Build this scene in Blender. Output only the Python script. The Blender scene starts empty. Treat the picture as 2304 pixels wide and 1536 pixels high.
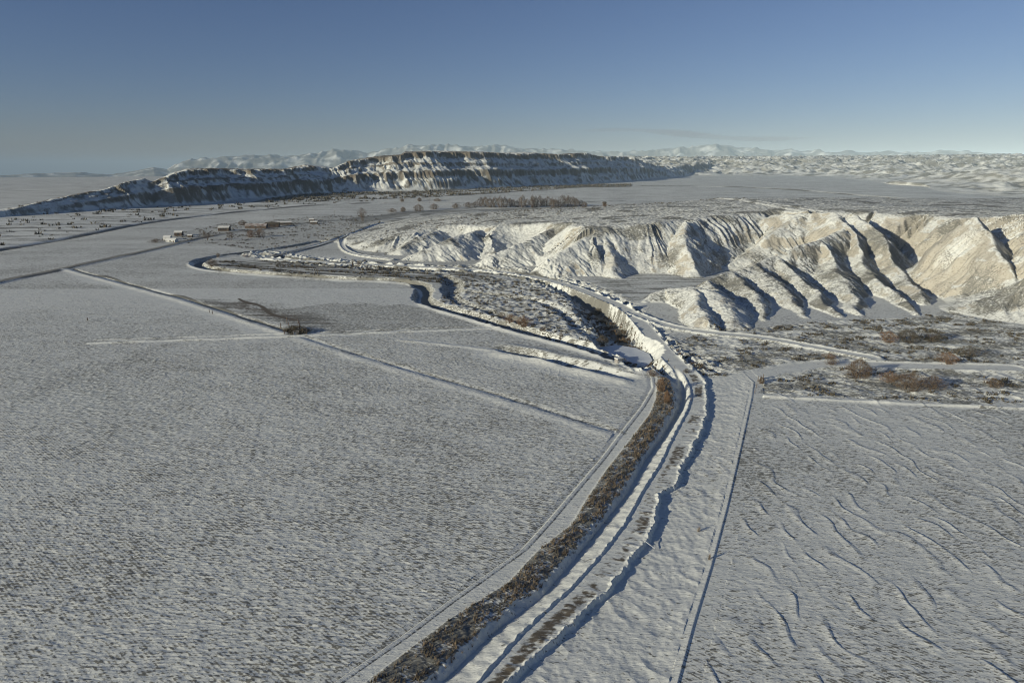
import bpy, math, random
import numpy as np
Q = 1.22                                   # mesh density factor
rng = np.random.default_rng(7); random.seed(7)
SC = bpy.context.scene

# ------------------------------------------------------------------ camera
CAM_H = 60.0; PITCH = math.radians(14.9); FPX = 1476.0; PW, PH = 2304.0, 1536.0
cam_d = bpy.data.cameras.new('camera'); cam = bpy.data.objects.new('camera', cam_d)
SC.collection.objects.link(cam); SC.camera = cam
cam_d.sensor_width = 36; cam_d.lens = 36 * FPX / PW; cam_d.clip_start = 1; cam_d.clip_end = 90000
cam.location = (0, 0, CAM_H); cam.rotation_euler = (math.pi / 2 - PITCH, 0, 0)

# ------------------------------------------------------------------ sky and sun
SUN_EL = math.radians(13.5); sv = (-0.85, -0.527)      # horizontal direction towards the sun
world = bpy.data.worlds.new('World'); SC.world = world; world.use_nodes = True
wn = world.node_tree.nodes; wl = world.node_tree.links
bg = wn['Background']; sky = wn.new('ShaderNodeTexSky'); sky.sky_type = 'NISHITA'
sky.sun_disc = False; sky.sun_elevation = SUN_EL; sky.sun_rotation = math.atan2(sv[0], sv[1])
sky.altitude = 900; sky.air_density = 1.0; sky.dust_density = 0.6; sky.ozone_density = 4.0
tint = wn.new('ShaderNodeMix'); tint.data_type = 'RGBA'; tint.blend_type = 'MULTIPLY'; tint.inputs[0].default_value = 1; tint.inputs[7].default_value = (1.04, .92, 1.05, 1)
wl.new(sky.outputs[0], tint.inputs[6]); wl.new(tint.outputs[2], bg.inputs[0]); bg.inputs[1].default_value = 0.061
sun_d = bpy.data.lights.new('sun', 'SUN'); sun = bpy.data.objects.new('sun', sun_d); SC.collection.objects.link(sun)
sun_d.energy = 4.7; sun_d.angle = math.radians(0.5); sun_d.color = (1.0, 0.92, 0.74)
from mathutils import Vector
sd = Vector((sv[0] * math.cos(SUN_EL), sv[1] * math.cos(SUN_EL), math.sin(SUN_EL)))
sun.rotation_euler = sd.to_track_quat('Z', 'Y').to_euler()
SC.view_settings.view_transform = 'Standard'; SC.view_settings.look = 'None'
SC.cycles.filter_width = 1.05; SC.view_settings.exposure = 0.14; SC.view_settings.gamma = 1.0

# ------------------------------------------------------------------ numeric helpers
_G = [rng.random((256, 256)) * 2 * np.pi for _ in range(12)]
_GC = [(np.cos(g).ravel(), np.sin(g).ravel()) for g in _G]
def perlin(x, y, s=0):
    gc, gs = _GC[s % 12]
    xi = np.floor(x).astype(np.int64); yi = np.floor(y).astype(np.int64)
    fx = x - xi; fy = y - yi; ux = fx * fx * (3 - 2 * fx); uy = fy * fy * (3 - 2 * fy)
    x0 = xi & 255; x1 = (xi + 1) & 255; y0 = (yi & 255) << 8; y1 = ((yi + 1) & 255) << 8
    def g(ix, dx, dy): return gc[ix] * dx + gs[ix] * dy
    a = g(y0 + x0, fx, fy); b = g(y0 + x1, fx - 1, fy); c = g(y1 + x0, fx, fy - 1); d = g(y1 + x1, fx - 1, fy - 1)
    a += ux * (b - a); c += ux * (d - c)
    return (a + uy * (c - a)) * 1.5           # about -1..1
def fbm(x, y, n=3, s=0, g=0.5):
    o = 0; a = 1.0
    for i in range(n): o = o + a * perlin(x * 2 ** i + 13.7 * i, y * 2 ** i - 7.1 * i, s + i); a *= g
    return o
def sst(a, b, x):
    t = np.clip((x - a) / (b - a), 0, 1); return t * t * (3 - 2 * t)
def base(Y):
    return 12 * sst(850, 1700, Y) + 16 * sst(1700, 3600, Y)
def pix(px, py, z=None):
    """point of the valley floor (or of height z) seen at a photo position"""
    a = math.atan((py - PH / 2) / FPX) + PITCH
    zz = 0.0 if z is None else z
    for _ in range(25):
        Y = (CAM_H - zz) / math.tan(max(a, 0.002)); Y = min(Y, 9000)
        if z is None: zz = 0.5 * zz + 0.5 * float(base(np.array(Y)))
        else: break
    dep = Y * math.cos(PITCH) + (CAM_H - zz) * math.sin(PITCH)
    return ((px - PW / 2) / FPX * dep, Y, zz)
def pixY(px, py, Y):
    a = math.atan((py - PH / 2) / FPX) + PITCH
    z = CAM_H - Y * math.tan(a); dep = Y * math.cos(PITCH) + (CAM_H - z) * math.sin(PITCH)
    return ((px - PW / 2) / FPX * dep, Y, z)
def L(pts, z=None): return [pix(p[0], p[1], z)[:2] for p in pts]
def smooth_line(p, n=3):
    p = np.array(p, float)
    for _ in range(n):
        q = np.empty((len(p) * 2 - 2, p.shape[1])); q[0::2] = .75 * p[:-1] + .25 * p[1:]; q[1::2] = .25 * p[:-1] + .75 * p[1:]
        p = np.vstack([p[:1], q, p[-1:]])
    return p
def pdist(X, Y, poly):
    """distance, arc length, side (+ left of direction) and segment-interpolated extra columns"""
    poly = np.asarray(poly, float); best = np.full(X.shape, 1e18); T = np.zeros(X.shape); S = np.ones(X.shape)
    E = [np.zeros(X.shape) for _ in range(poly.shape[1] - 2)]; acc = 0
    for i in range(len(poly) - 1):
        ax, ay = poly[i, :2]; bx, by = poly[i + 1, :2]; dx, dy = bx - ax, by - ay; l2 = dx * dx + dy * dy + 1e-9; l = math.sqrt(l2)
        t = np.clip(((X - ax) * dx + (Y - ay) * dy) / l2, 0, 1)
        ex = X - ax - t * dx; ey = Y - ay - t * dy; d2 = ex * ex + ey * ey
        m = d2 < best; best = np.where(m, d2, best); T = np.where(m, acc + t * l, T)
        S = np.where(m, np.sign(dx * (Y - ay) - dy * (X - ax)), S)
        for k in range(len(E)): E[k] = np.where(m, poly[i, 2 + k] + t * (poly[i + 1, 2 + k] - poly[i, 2 + k]), E[k])
        acc += l
    return np.sqrt(best), T, S, E
def near(X, Y, poly, mg):
    poly = np.asarray(poly)
    return (X > poly[:, 0].min() - mg) & (X < poly[:, 0].max() + mg) & (Y > poly[:, 1].min() - mg) & (Y < poly[:, 1].max() + mg)
def inside(X, Y, poly):
    poly = np.asarray(poly); r = np.zeros(X.shape, bool); n = len(poly)
    for i in range(n):
        ax, ay = poly[i, :2]; bx, by = poly[(i + 1) % n, :2]
        if ay == by: continue
        c = ((ay > Y) != (by > Y)) & (X < (bx - ax) * (Y - ay) / (by - ay) + ax); r ^= c
    return r

# ------------------------------------------------------------------ layout traced as ground plan
K0 = [(810,1492),(900,1430),(1000,1355),(1100,1285),(1170,1235),(1230,1170),(1290,1100),(1350,1030),(1400,965),(1440,915),(1466,872),(1463,850)]
K1 = [(880,1492),(1008,1395),(1147,1308),(1210,1239),(1286,1180),(1321,1122),(1364,1058),(1419,988),(1461,933),(1475,900),(1480,850)]
K2 = [(998,1492),(1088,1412),(1147,1357),(1203,1322),(1265,1256),(1328,1187),(1392,1105),(1437,1028),(1464,991),(1511,918),(1516,884),(1499,844)]
K3 = [(1046,1492),(1122,1419),(1218,1350),(1290,1267),(1348,1194),(1392,1140),(1413,1113),(1452,1037),(1492,982),(1530,915),(1536,884),(1530,863),(1513,840)]
K4 = [(1110,1492),(1168,1426),(1279,1326),(1355,1243),(1405,1177),(1443,1107),(1486,1040),(1507,994),(1547,920),(1554,898),(1553,874),(1540,845)]
K5 = [(1185,1492),(1262,1419),(1369,1322),(1418,1263),(1470,1183),(1484,1128),(1479,1108),(1520,1091),(1531,1055),(1553,1012),(1574,973),(1589,927),(1589,900),(1587,880),(1590,860)]
K7 = [(1535,1492),(1560,1400),(1600,1270),(1632,1152),(1640,1120),(1670,990),(1692,890),(1696,858)]
KZ = [0.0, .15, .25, -2.0, .25, .45, None, 0.0]
def yline(pts, z):
    a = np.array([pix(p[0], p[1], z)[:2] for p in pts]); a = a[np.argsort(a[:, 1])]
    e = a[0] + (a[0] - a[1]) / np.linalg.norm(a[0] - a[1]) * 60
    return np.vstack([e, a])
KL = [yline(K0, 0), yline(K1, .1), yline(K2, .25), yline(K3, -1.4), yline(K4, .25), yline(K5, .45), None, yline(K7, .3)]
Y_TOP = 190.0
OUTER = smooth_line(L([(720,545),(640,560),(560,570),(490,578),(440,590),(450,602),(520,612),(640,621),(780,630),(890,633),(940,640),(957,655),(945,678),(985,693),(1060,713),(1140,738),(1220,757),(1330,787),(1390,808),(1440,826)], -1), 2)
GORGE = smooth_line([pix(*p[:2], -3)[:2] + (p[2], p[3]) for p in [(590,580,2,1.5),(700,598,2,1.5),(850,610,2,1.5),(1000,618,3,2),(1100,614,4,2),(1200,630,5,2.6),(1290,660,7,4),(1345,690,9,5),(1372,722,10,5.5),(1388,752,9,5),(1430,795,9,4.2),(1468,822,5,3.2),(1512,842,4,2.6),(1530,868,3,2.2)]], 2)
ROAD = smooth_line(L([(600,581),(680,588),(760,592),(900,598),(1050,605),(1150,614),(1230,628),(1300,649),(1360,673),(1410,695),(1450,735),(1485,780),(1520,818),(1555,850),(1571,884),(1570,920)], .3), 2)
SIDE = smooth_line(L([(1425,705),(1500,735),(1600,750),(1720,760),(1850,785),(1960,805)], .2), 2)
CROSS = smooth_line(L([(1565,875),(1650,858),(1720,838),(1860,815),(2000,822),(2280,828)], .2), 2)
FARMR = smooth_line(L([(870,503),(840,510),(760,540),(680,562),(600,580)], 0), 2)
LANE = smooth_line(L([(790,527),(768,540),(772,560),(800,574),(880,584)], .5), 2)
INNER = smooth_line([pix(p[0], p[1], 0)[:2] + (p[2], p[3]) for p in [(1000,620,2,1.5),(1022,634,3.5,2.2),(1018,652,3.5,2.2),(1010,664,2,1.5),(1040,682,1.4,1.0),(1090,695,1.4,1),(1170,722,1.4,.9)]], 2)
INNER2 = smooth_line([pix(p[0], p[1], 0)[:2] + (p[2], p[3]) for p in [(1040,652,1.2,.8),(1130,664,1.6,1.2),(1210,672,1.6,1.2),(1270,700,1.8,1.4),(1300,735,1.6,1.4),(1340,760,1.2,1)]], 2)
POND = L([(1346,784),(1385,777),(1430,784),(1460,797),(1468,812),(1455,827),(1430,823),(1400,810),(1365,798)], -3.6); Z_POND = -3.3
F1 = smooth_line(L([(-200,680),(45,624),(150,603),(340,563),(400,548),(470,530),(600,515),(700,500),(850,487),(1000,470),(1400,452)]), 2)
F2 = L([(150,607),(390,672),(640,752)]); F2B = smooth_line(L([(670,762),(760,792),(900,835),(1100,892),(1280,950),(1392,985)]), 2)
F3 = L([(200,773),(640,758),(870,748),(1140,738)]); F4 = smooth_line(L([(900,765),(1000,775),(1100,787),(1160,797),(1250,822)]), 2)
DITCH = smooth_line([pix(p[0], p[1], -.8)[:2] + (p[2], p[3]) for p in [(1120,790,1,.1),(1150,796,2.2,1.5),(1200,803,2.4,1.6),(1290,825,2.4,1.5),(1380,845,1.8,1.1),(1440,860,1,.1)]], 2)
F5 = L([(1692,891),(1850,899),(2050,909),(2290,919),(2600,930)])
BANK1 = smooth_line(L([(-200,600),(45,553),(200,527),(330,500),(420,488),(560,473),(700,462),(860,455)]), 2)
BANK2 = smooth_line(L([(1000,432),(1250,421),(1500,418),(1700,421),(1830,430),(1950,440),(2100,452),(2290,468),(2600,500)]), 2)

# terrace (bluffs) : toe line, left to right, height interpolated on X
TOE = smooth_line([pix(p[0], p[1], 1)[:2] for p in [(700,525),(765,548),(830,566),(905,566),(960,572),(1010,560),(1060,578),(1130,583),(1160,570),(1205,602),(1290,616),(1380,620),(1420,612),(1500,613),(1560,610),(1650,602)]]
      + [(168, 408), (198, 410), (212, 396), (216, 360), (211, 325), (197, 291), (185, 276), pix(2180,705,1)[:2], pix(2270,722,1)[:2], (240, 232), (330, 215), (480, 240), (800, 330), (1400, 700)], 1)
TERR = np.vstack([TOE, [(1400, 1500), (-100, 1100), (-190, 900), (-190, 640)]])
TX = [-190, -124, -80, -49, 30, 90, 150, 196, 214, 300, 800]; TZ = [0, 4, 10, 15, 22, 26, 27, 29.5, 36, 37, 38]
def RP(*a): return np.array([(pixY(p[0], p[1], p[2])) for p in a])
RIDGES = [  # (points, flank slope, crest rounding)
    (RP((1740,487,455),(1800,484,438),(1870,481,420),(1905,505,400),(1932,545,375),(1938,575,355),(1960,612,332),(2010,655,303),(2062,702,270)), .70, 1.2),
    (RP((1800,488,430),(1762,512,422),(1712,545,410),(1660,583,398),(1625,606,390)), .55, 2.5),
    (RP((1912,484,415),(1960,510,395),(1995,545,372),(2012,580,352),(2035,622,328),(2088,672,290)), .75, 1),
    (RP((1890,520,390),(1850,545,372),(1800,556,363),(1750,571,356),(1700,593,345),(1650,612,335),(1600,632,325)), .62, 1.2),
    (RP((1750,571,356),(1785,605,335),(1830,650,303),(1880,706,266)), .62, 1.2),
    (RP((1700,592,345),(1752,640,310),(1800,690,277),(1815,712,263)), .55, 1.2),
    (RP((1850,545,372),(1880,590,342),(1915,650,303),(1930,702,269)), .66, 1.2),
    (RP((1650,612,335),(1685,645,306),(1715,685,277),(1728,716,259)), .62, 1.2),
    (RP((1600,632,325),(1615,652,303),(1640,672,283),(1668,706,262),(1685,732,246)), .6, 1.2),
    (RP((1450,676,296),(1500,650,305),(1550,643,300),(1600,654,285),(1635,680,268),(1650,722,247)), .5, 4),
    (RP((1560,648,292),(1578,680,268),(1585,722,243)), .7, 2),
    (RP((2190,492,330),(2225,530,314),(2262,590,294),(2300,650,275)), 1.0, 1.5),
    (RP((1010,516,520),(962,526,492),(905,556,468)), .5, 3),
    (RP((1110,514,510),(1062,521,475),(1010,540,450),(950,565,438)), .5, 3),
    (RP((1262,510,480),(1240,516,455),(1180,545,430),(1110,575,415)), .5, 3),
    (RP((1400,500,450),(1352,521,408),(1300,545,392),(1235,585,378),(1205,602,372)), .62, 2.5),
    (RP((1352,521,408),(1370,560,390),(1385,610,366)), .72, 1.5),
    (RP((1540,498,425),(1545,540,395),(1555,603,368)), .7, 1.5),
]
# mesa : toe line with rim height
def mrow(px, py, top, zoff=0):
    x, y, z = pix(px, py); rim = pixY(px, top, y + 110)[2]; return (x, y, max(rim - z, 2) * 1.06)
MT = [mrow(-150,497,478), mrow(45,484,460), mrow(110,480,447), mrow(200,476,430), mrow(300,470,406), mrow(345,464,404), mrow(400,462,384), mrow(450,458,380), mrow(520,452,380),
      mrow(600,445,381), mrow(655,440,383), mrow(690,437,372), mrow(735,434,379), mrow(760,433,366), mrow(850,431,354), mrow(910,430,345), mrow(1060,425,344),
      mrow(1160,421,347), mrow(1250,417,351), mrow(1370,411,347), mrow(1420,407,356), mrow(1460,403,356), mrow(1500,400,370), mrow(1560,395,380), mrow(1640,389,387)]
MTOPX = [-150,45,110,200,240,300,330,345,400,430,640,655,690,735,752,790,850,905,915,1060,1160,1250,1370,1400,1415,1450,1475,1500,1560,1640,1800]; MTOPY = [480,462,448,431,425,406,401,409,388,381,381,379,372,376,379,364,355,351,345,343,346,349,346,351,356,355,360,369,379,389,395]
MTOE = np.array(MT); MPOLY = np.vstack([MTOE[:, :2], [(MTOE[-1, 0] + 200, 6500), (-5200, 6500), (-5200, 1500)]])
MINT = 12.0
BAD = smooth_line(L([(1500,396),(1650,397),(1800,396),(1930,402),(2050,420),(2150,430),(2300,442),(2700,470)]), 2)
BADP = np.vstack([BAD, [(9000, 2500), (9000, 12000), (900, 12000)]])

def bluff(X, Y):
    m = (X > -220) & (X < 1300) & (Y > 190) & (Y < 1150); out = np.zeros(X.shape)
    if not m.any(): return out
    x, y = X[m], Y[m]
    wx = x + 2.6 * perlin(x / 18, y / 18, 1) + .6 * perlin(x / 5, y / 5, 3); wy = y + 2.6 * perlin(x / 18, y / 18, 2) + .6 * perlin(x / 5, y / 5, 4)
    d, t, s, _ = pdist(wx, wy, TOE); ins = inside(wx, wy, TERR)
    T = np.interp(x, TX, TZ) * (1 - sst(590, 960, y)) + 1.0 * perlin(x / 60, y / 60, 3)
    T *= sst(-185, -110, x); T *= 1 - .17 * sst(325, 390, y) * sst(198, 212, x)
    ra = 1 - .7 * sst(30, 70, x) - .15 * sst(90, 110, x)
    rill = 1 + ra * (.26 * perlin(t / 11, d / 60, 4) + .20 * (1 - 2.2 * np.abs(perlin(t / 5, d / 40 + 3, 5))) + .07 * perlin(t / 1.9, d / 14, 6))
    dd = np.where(ins, d, 0)
    slope = np.interp(x, [-120, 60, 120, 185, 240], [.42, .62, .62, .42, .34])
    h = dd * slope * rill; wr = sst(188, 202, x); h = h * (1 - wr) + np.interp(dd, [0, 12, 27, 31, 58, 110], [0, 5, 15, 20, 34, 48]) * (.82 + .2 * rill + .16 * perlin(t / 9, dd / 60, 7) + .16 * (1 - 2.2 * np.abs(perlin(t / 4.5, dd / 50, 8)))) * wr
    kk = 2.0; h = np.where(h < T - kk, h, np.where(h > T + kk, T, T - (T + kk - h) ** 2 / (4 * kk)))
    h = np.maximum(h, 0) * ins
    for pts, sl, r in RIDGES:
        q = near(x, y, pts, 70)
        if not q.any(): continue
        xx, yy = wx[q], wy[q]; d2, t2, s2, E = pdist(xx, yy, pts)
        rl = 1 + .13 * (1 - 2 * np.abs(perlin(t2 / 5 + s2 * 9, d2 / 30, 7))) + .08 * perlin(t2 / 1.7 + s2 * 5, d2 / 12, 8) + .05 * perlin(xx / 9, yy / 9, 9)
        c = E[0] + .35 * perlin(xx / 4, yy / 4, 2) - sl * rl * (np.sqrt(d2 * d2 + r * r * .4) - r * .63)
        h[q] = np.maximum(h[q], c)
    # resistant beds: a cliff band about half way up
    band = 15 + 1.5 * perlin(x / 40, y / 40, 6)
    rz = sst(-2.2, 2.0, (h - band)) * 2.6 * sst(90, 150, x)
    h = h + (rz - 1.3 * sst(90, 150, x)) * sst(4, 10, h)
    h = h + (.34 * perlin(x / 3.1, y / 3.1, 3) + .22 * perlin(x / 1.5, y / 1.5, 4) + .13 * perlin(x / .8, y / .8, 5)) * sst(.5, 3, h)
    out[m] = np.maximum(h, 0); return out

def mesa(X, Y):
    m = (X > -5200) & (X < 1500) & (Y > 700) & (Y < 6500); out = np.zeros(X.shape)
    if not m.any(): return out
    x, y = X[m], Y[m]
    wx = x + 22 * perlin(x / 130, y / 130, 3); wy = y + 22 * perlin(x / 130, y / 130, 4)
    d, t, s, E = pdist(wx, wy, MTOE); ins = inside(wx, wy, MPOLY)
    T = E[0]; us = x / (y * math.cos(PITCH) + 14) * FPX + 1152      # the top falls away towards the left end
    lim = CAM_H + (375.5 - np.interp(us, MTOPX, MTOPY)) / FPX * y - base(y)
    T = np.minimum(T, np.maximum(lim, 1))
    gul = 1 - np.abs(perlin(t / 75, d / 160, 5)) * 2.0; gul2 = 1 - np.abs(perlin(t / 21, d / 40, 6)) * 2.0; g3 = 1 - 2.2 * np.abs(perlin(t / 8, d / 45, 7))
    run = T / .72
    w = 1.25 * sst(0, 18, d) * (1 - sst(run * .9, run * 1.7, d) * .6)
    dd = np.where(ins, d, 0) + w * (11 * gul + 4.5 * gul2 + 2.5 * g3 + 3.5 * perlin(x / 16, y / 16, 10) + 10 * perlin(t / 140, d * 0 + .5, 9)) * np.clip(T / 50, .5, 1)
    u = np.clip(dd, 0, None) / (run + 1e-6)
    u = u + .03 * perlin(x / 45, y / 45, 8)
    pr = np.interp(u, [0, .12, .38, .43, .66, .70, .95, .99, 1.1], [0, .07, .33, .50, .60, .68, .84, .985, 1.0])
    h = pr * T * (1 + .03 * perlin(x / 90, y / 90, 9))
    h = h * (1 - sst(700, 1500, d)) + (1.1 * perlin(x / 12, y / 12, 2) + .7 * perlin(x / 5, y / 5, 3)) * sst(2, 12, h)
    out[m] = np.where(ins, np.maximum(h, 0), 0); return out

def mesa_u(x, y):
    h = mesa(x, y); d, t, s_, E = pdist(x + 22 * perlin(x / 130, y / 130, 3), y + 22 * perlin(x / 130, y / 130, 4), MTOE)
    return h / np.maximum(E[0], 1)
def badlands(X, Y):
    m = (X > 300) & (X < 9000) & (Y > 900) & (Y < 12000); out = np.zeros(X.shape)
    if not m.any(): return out
    x, y = X[m], Y[m]
    wx = x + 60 * perlin(x / 260, y / 260, 1); wy = y + 60 * perlin(x / 260, y / 260, 2)
    d, t, s, _ = pdist(wx, wy, BAD); ins = inside(wx, wy, BADP)
    r = np.interp(d, [0, 150, 500, 1500, 2600, 5000, 6500], [0, 6, 22, 62, 84, 84, 0])
    rid = 1 - np.abs(perlin(x / 210, y / 260, 3)) * 2.4; r2 = 1 - np.abs(perlin(x / 70, y / 90, 4)) * 2.4; r3 = perlin(x / 24, y / 30, 5)
    amp = np.interp(d, [0, 200, 1200, 5000, 6500], [0, .5, 1, 1, 0])
    h = r + amp * (17 * rid + 15 * r2 + 6 * r3 + 3 * perlin(x / 11, y / 14, 6))
    # a long smooth snowy slope near the right edge
    h = h + 16 * np.exp(-((x - 1230) / 190) ** 2 - ((y - 1750) / 150) ** 2) + 13 * np.exp(-((x - 900) / 150) ** 2 - ((y - 1900) / 110) ** 2)
    out[m] = np.where(ins, np.maximum(h, 0), 0); return out

def corridor(X, Y, z):
    """canal, bank, road and ditch of the foreground; returns z and region code"""
    reg = np.zeros(X.shape, np.int8)
    m = (Y > 10) & (Y < Y_TOP + 12) & (X > -60) & (X < 80)
    if not m.any(): return z, reg
    x, y = X[m], Y[m]
    jag = .45 * perlin(x / 1.6, y / 1.6, 1) + .35 * perlin(x / .7, y / .7, 2)
    P = [None if k is None else np.interp(y, k[:, 1], k[:, 0]) for k in KL]
    P[5] = P[5] + jag * .8 + .6 * perlin(y / 5, y * 0 + .3, 4); P[2] = P[2] + jag * 1.0 ; P[4] = P[4] + jag * .35
    depth = -1.05 - 1.5 * sst(110, 190, y)
    cr = .30 + .2 * perlin(x * 0 + 2.2, y / 3.5, 5)
    lowr = -.42 + 0 * y
    xs = [P[0] - 1.2, P[0], P[0] + .35, P[0] + 1.0, P[0] + 1.35, P[1] - .4, P[1] + .4, (P[1] + P[2]) / 2, P[2], P[2] + .8, P[3], P[3] + .5, P[4] - .5, P[4], P[4] + .35, P[5] - .7, P[5], P[5] + .5, P[5] + 1.8, P[7] - 3.5, P[7] - .7, P[7], P[7] + .35, P[7] + 3]
    zs = [0, -.14, .10, .06, -.04, .05, .25, .35, .15, -.5, depth, depth + .15, .1, .35, .05, .12, .12 + cr, -.35, lowr, -.22, .03, .14, -.03, 0]
    o = np.zeros(x.shape); w = np.zeros(x.shape, bool)
    for i in range(len(xs) - 1):
        a, b = xs[i], np.maximum(xs[i + 1], xs[i] + .02); q = (x >= a) & (x < b); t = (x - a) / (b - a)
        za = np.broadcast_to(zs[i], x.shape); zb = np.broadcast_to(zs[i + 1], x.shape)
        o = np.where(q, za + (zb - za) * t, o); w |= q
    # wind-combed drifts on the road shoulder and the low ground
    comb = np.maximum(0, perlin(x / 4 - y / 14, y / 1.5 + x * .25, 6)) * .22
    o = o + np.where((x > P[4]) & (x < P[5]), comb * sst(P[4], P[5], x), 0)
    o = o + np.where((x > P[5] + 1) & (x < P[7] - 1), .10 * (1 - 2 * np.abs(perlin(x / 3.6, y / 4.2, 7))) + .05 * perlin(x / .9, y / .9, 3), 0)
    o = o + np.where((x > P[1]) & (x < P[2] + .5), .13 * perlin(x / 1.6, y / 1.6, 8) + .05 * perlin(x / .5, y / .5, 9), 0)
    o = o + np.where((x > P[3]) & (x < P[4]), .12 * perlin(x / 1.8 + y / 3, y / 2.4, 8), 0)
    f = 1 - sst(Y_TOP - 14, Y_TOP + 4, y); f = f * w
    z = z.copy(); z[m] = z[m] * (1 - f) + o * f
    r = np.zeros(x.shape, np.int8)
    on = f > .5
    r[on & (x > P[4]) & (x < P[5])] = 1
    r[on & (x > P[2]) & (x <= P[4])] = 2
    r[on & (x > P[1]) & (x <= P[2])] = 9
    r[on & (x > P[0]) & (x <= P[1])] = 8
    r[on & (x >= P[5]) & (x < P[7])] = 7
    reg[m] = r
    return z, reg

def height(X, Y, want_reg=False):
    X = np.asarray(X, float); Y = np.asarray(Y, float)
    z = base(Y) + sst(150, 900, np.hypot(X, Y)) * 1.2 * perlin(X / 170, Y / 170, 1)
    D = np.hypot(X, Y); reg = np.zeros(X.shape, np.int8)
    lf = sst(-.15, -.5, X / np.maximum(Y, 1)); z = z - (np.maximum(D - 2600, 0) * lf + np.maximum(D - 7000, 0) * (1 - lf)) * .0125
    nb = (D > 30) & (D < 420)
    if nb.any():       # small relief of the drifted snow
        x, y = X[nb], Y[nb]
        fd = np.clip((420 - D[nb]) / 200, 0, 1)
        right = sst(8, 14, x - np.interp(y, KL[7][:, 1], KL[7][:, 0]) + 8) * (y < 200)
        wx = x + 2.5 * perlin(x / 9, y / 9, 5) + .25 * y; wy = y + 2.5 * perlin(x / 9, y / 9, 6)
        ph = (x + .16 * y) / 4.0 + .95 * perlin(x / 11, y / 17, 5) + .35 * perlin(x / 4, y / 5, 6); fr = ph - np.floor(ph)
        crest = np.interp(fr, [0, .50, .84, .93, 1], [0, .12, 1, .6, 0]) * sst(-.15, .3, perlin(x / 4.5 + 5 * np.floor(ph), y / 7, 8))
        mic = .06 * perlin(x / 1.0, y / .42, 2) + .065 * perlin(x / 2.2, y / 1.0, 3) + .05 * perlin(x / 3.4, y / 2.2, 4)
        leftz = (1 - right)
        crl = np.clip(1 - np.abs(perlin((x + .3 * y) / 3, y / 8, 9)) * 5, 0, 1) * sst(0, .5, perlin(x / 14, y / 14, 10)) * sst(120, 200, y) * (1 - sst(250, 300, y))
        z[nb] += fd * (right * (.13 * crest + .40 * mic) + leftz * (.75 * mic + .05 * crl))
    # ditches, berms and tracks on the fields
    def berm(poly, hw, hh, side=0, mg=6):
        q = near(X, Y, poly, mg + hw)
        if not q.any(): return
        d, t, s, _ = pdist(X[q], Y[q], poly); z[q] += hh * np.exp(-((d - 0) / hw) ** 2) * (1 + .35 * perlin(t / 7, t * 0 + .5, 3))
    berm(F1, 3.2, .5, mg=10); berm(F1 + np.array([2.5, -7]), 2, .35); berm(F2, 1.8, .30); berm(np.array(F2) + [2.2, 3.2], 1.1, -.4); berm(F2B, 2.0, .16); berm(F2B + [2.5, 2.0], 1.2, -.25); berm(F3, .8, .42); berm(np.array(F3) + [0, 5], .8, .28); berm(F4, 1.4, .25)
    berm(F5, .8, .45); berm(BANK1, 6, -1.6, mg=20); berm(BANK2, 12, -2.5, mg=30)
    berm(OUTER + [0, -9], 1.6, .5); berm(DITCH[3:-4, :2] + [-1, -5.5], 2.6, .7); berm(DITCH[3:-4, :2] + [1, 6], 2.6, .5)
    def carve(poly, hw, bank, dep):
        q = near(X, Y, poly, 40)
        if not q.any(): return
        d, t, s, E = pdist(X[q], Y[q], poly)
        if E: hw, dep = E[0] * .45, E[1]; bank = E[0] * 1.1 + 1.5
        d = d + .8 * perlin(X[q] / 4, Y[q] / 4, 5) + .9 * perlin(X[q] / 10, Y[q] / 10, 2)
        k = 1 - sst(hw, hw + bank, d); z[q] = z[q] * (1 - k) + (z[q] - dep) * k
        r = reg[q]; r[d < hw + bank * .85] = 2; reg[q] = r
    carve(OUTER, 2.2, 3.2, 2.4); carve(DITCH, 0, 0, 0); carve(INNER, 0, 0, 0); carve(INNER2, 0, 0, 0); carve(GORGE, 0, 0, 0)
    q = near(X, Y, GORGE, 120) & (Y > 190)
    if q.any():       # broken scrubby ground between the channels and on the right-hand flats
        x, y = X[q], Y[q]; ins = inside(x, y, SCR_POLY)
        z[q] += ins * (.35 * perlin(x / 5, y / 5, 4) + .35 * perlin(x / 2, y / 2, 5))
    q = (X > 30) & (X < 300) & (Y > 165) & (Y < 290)
    if q.any():
        x, y = X[q], Y[q]; ins = inside(x, y, FLAT_POLY)
        z[q] += ins * (.4 * perlin(x / 7, y / 3.5, 4) + .28 * perlin(x / 2.2, y / 1.4, 5))
    def road(poly, hw, zr, code, sh=2.5):
        q = near(X, Y, poly, 25)
        if not q.any(): return
        d, t, s, _ = pdist(X[q], Y[q], poly)
        k = 1 - sst(hw, hw + sh, d + .4 * perlin(X[q] / 2, Y[q] / 2, 3))
        z[q] = z[q] * (1 - k) + zr * k + .45 * np.exp(-((d - hw - .6) / .7) ** 2) * (1 + .5 * perlin(t / 3, s * 2.0, 4))
        r = reg[q]; r[d < hw] = code; reg[q] = r
    b = bluff(X, Y)
    kb = b > .6
    z = np.where(b > 0, np.maximum(z, 0) * (1 - sst(0, 3, b)) + b + z * sst(0, 3, b), z); reg[kb] = 3
    road(ROAD, 3.0, .4, 1); road(SIDE, 2.2, .35, 1, 3); road(FARMR, 2.4, .3, 1); road(CROSS, 3.2, .15, 1, 3); road(LANE, 1.6, .8, 1, 2)
    # slip of built-up bank between the gorge and the road
    q = near(X, Y, GORGE, 60) & (Y > 190)
    x, y = X[q], Y[q]; dg = pdist(x, y, GORGE[:, :2])[0]
    z[q] += np.exp(-((dg - 9) / 6) ** 2) * (1.5 * perlin(x / 5, y / 5, 6) + .8 * perlin(x / 1.6, y / 1.6, 7)) * (reg[q] != 1)
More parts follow.
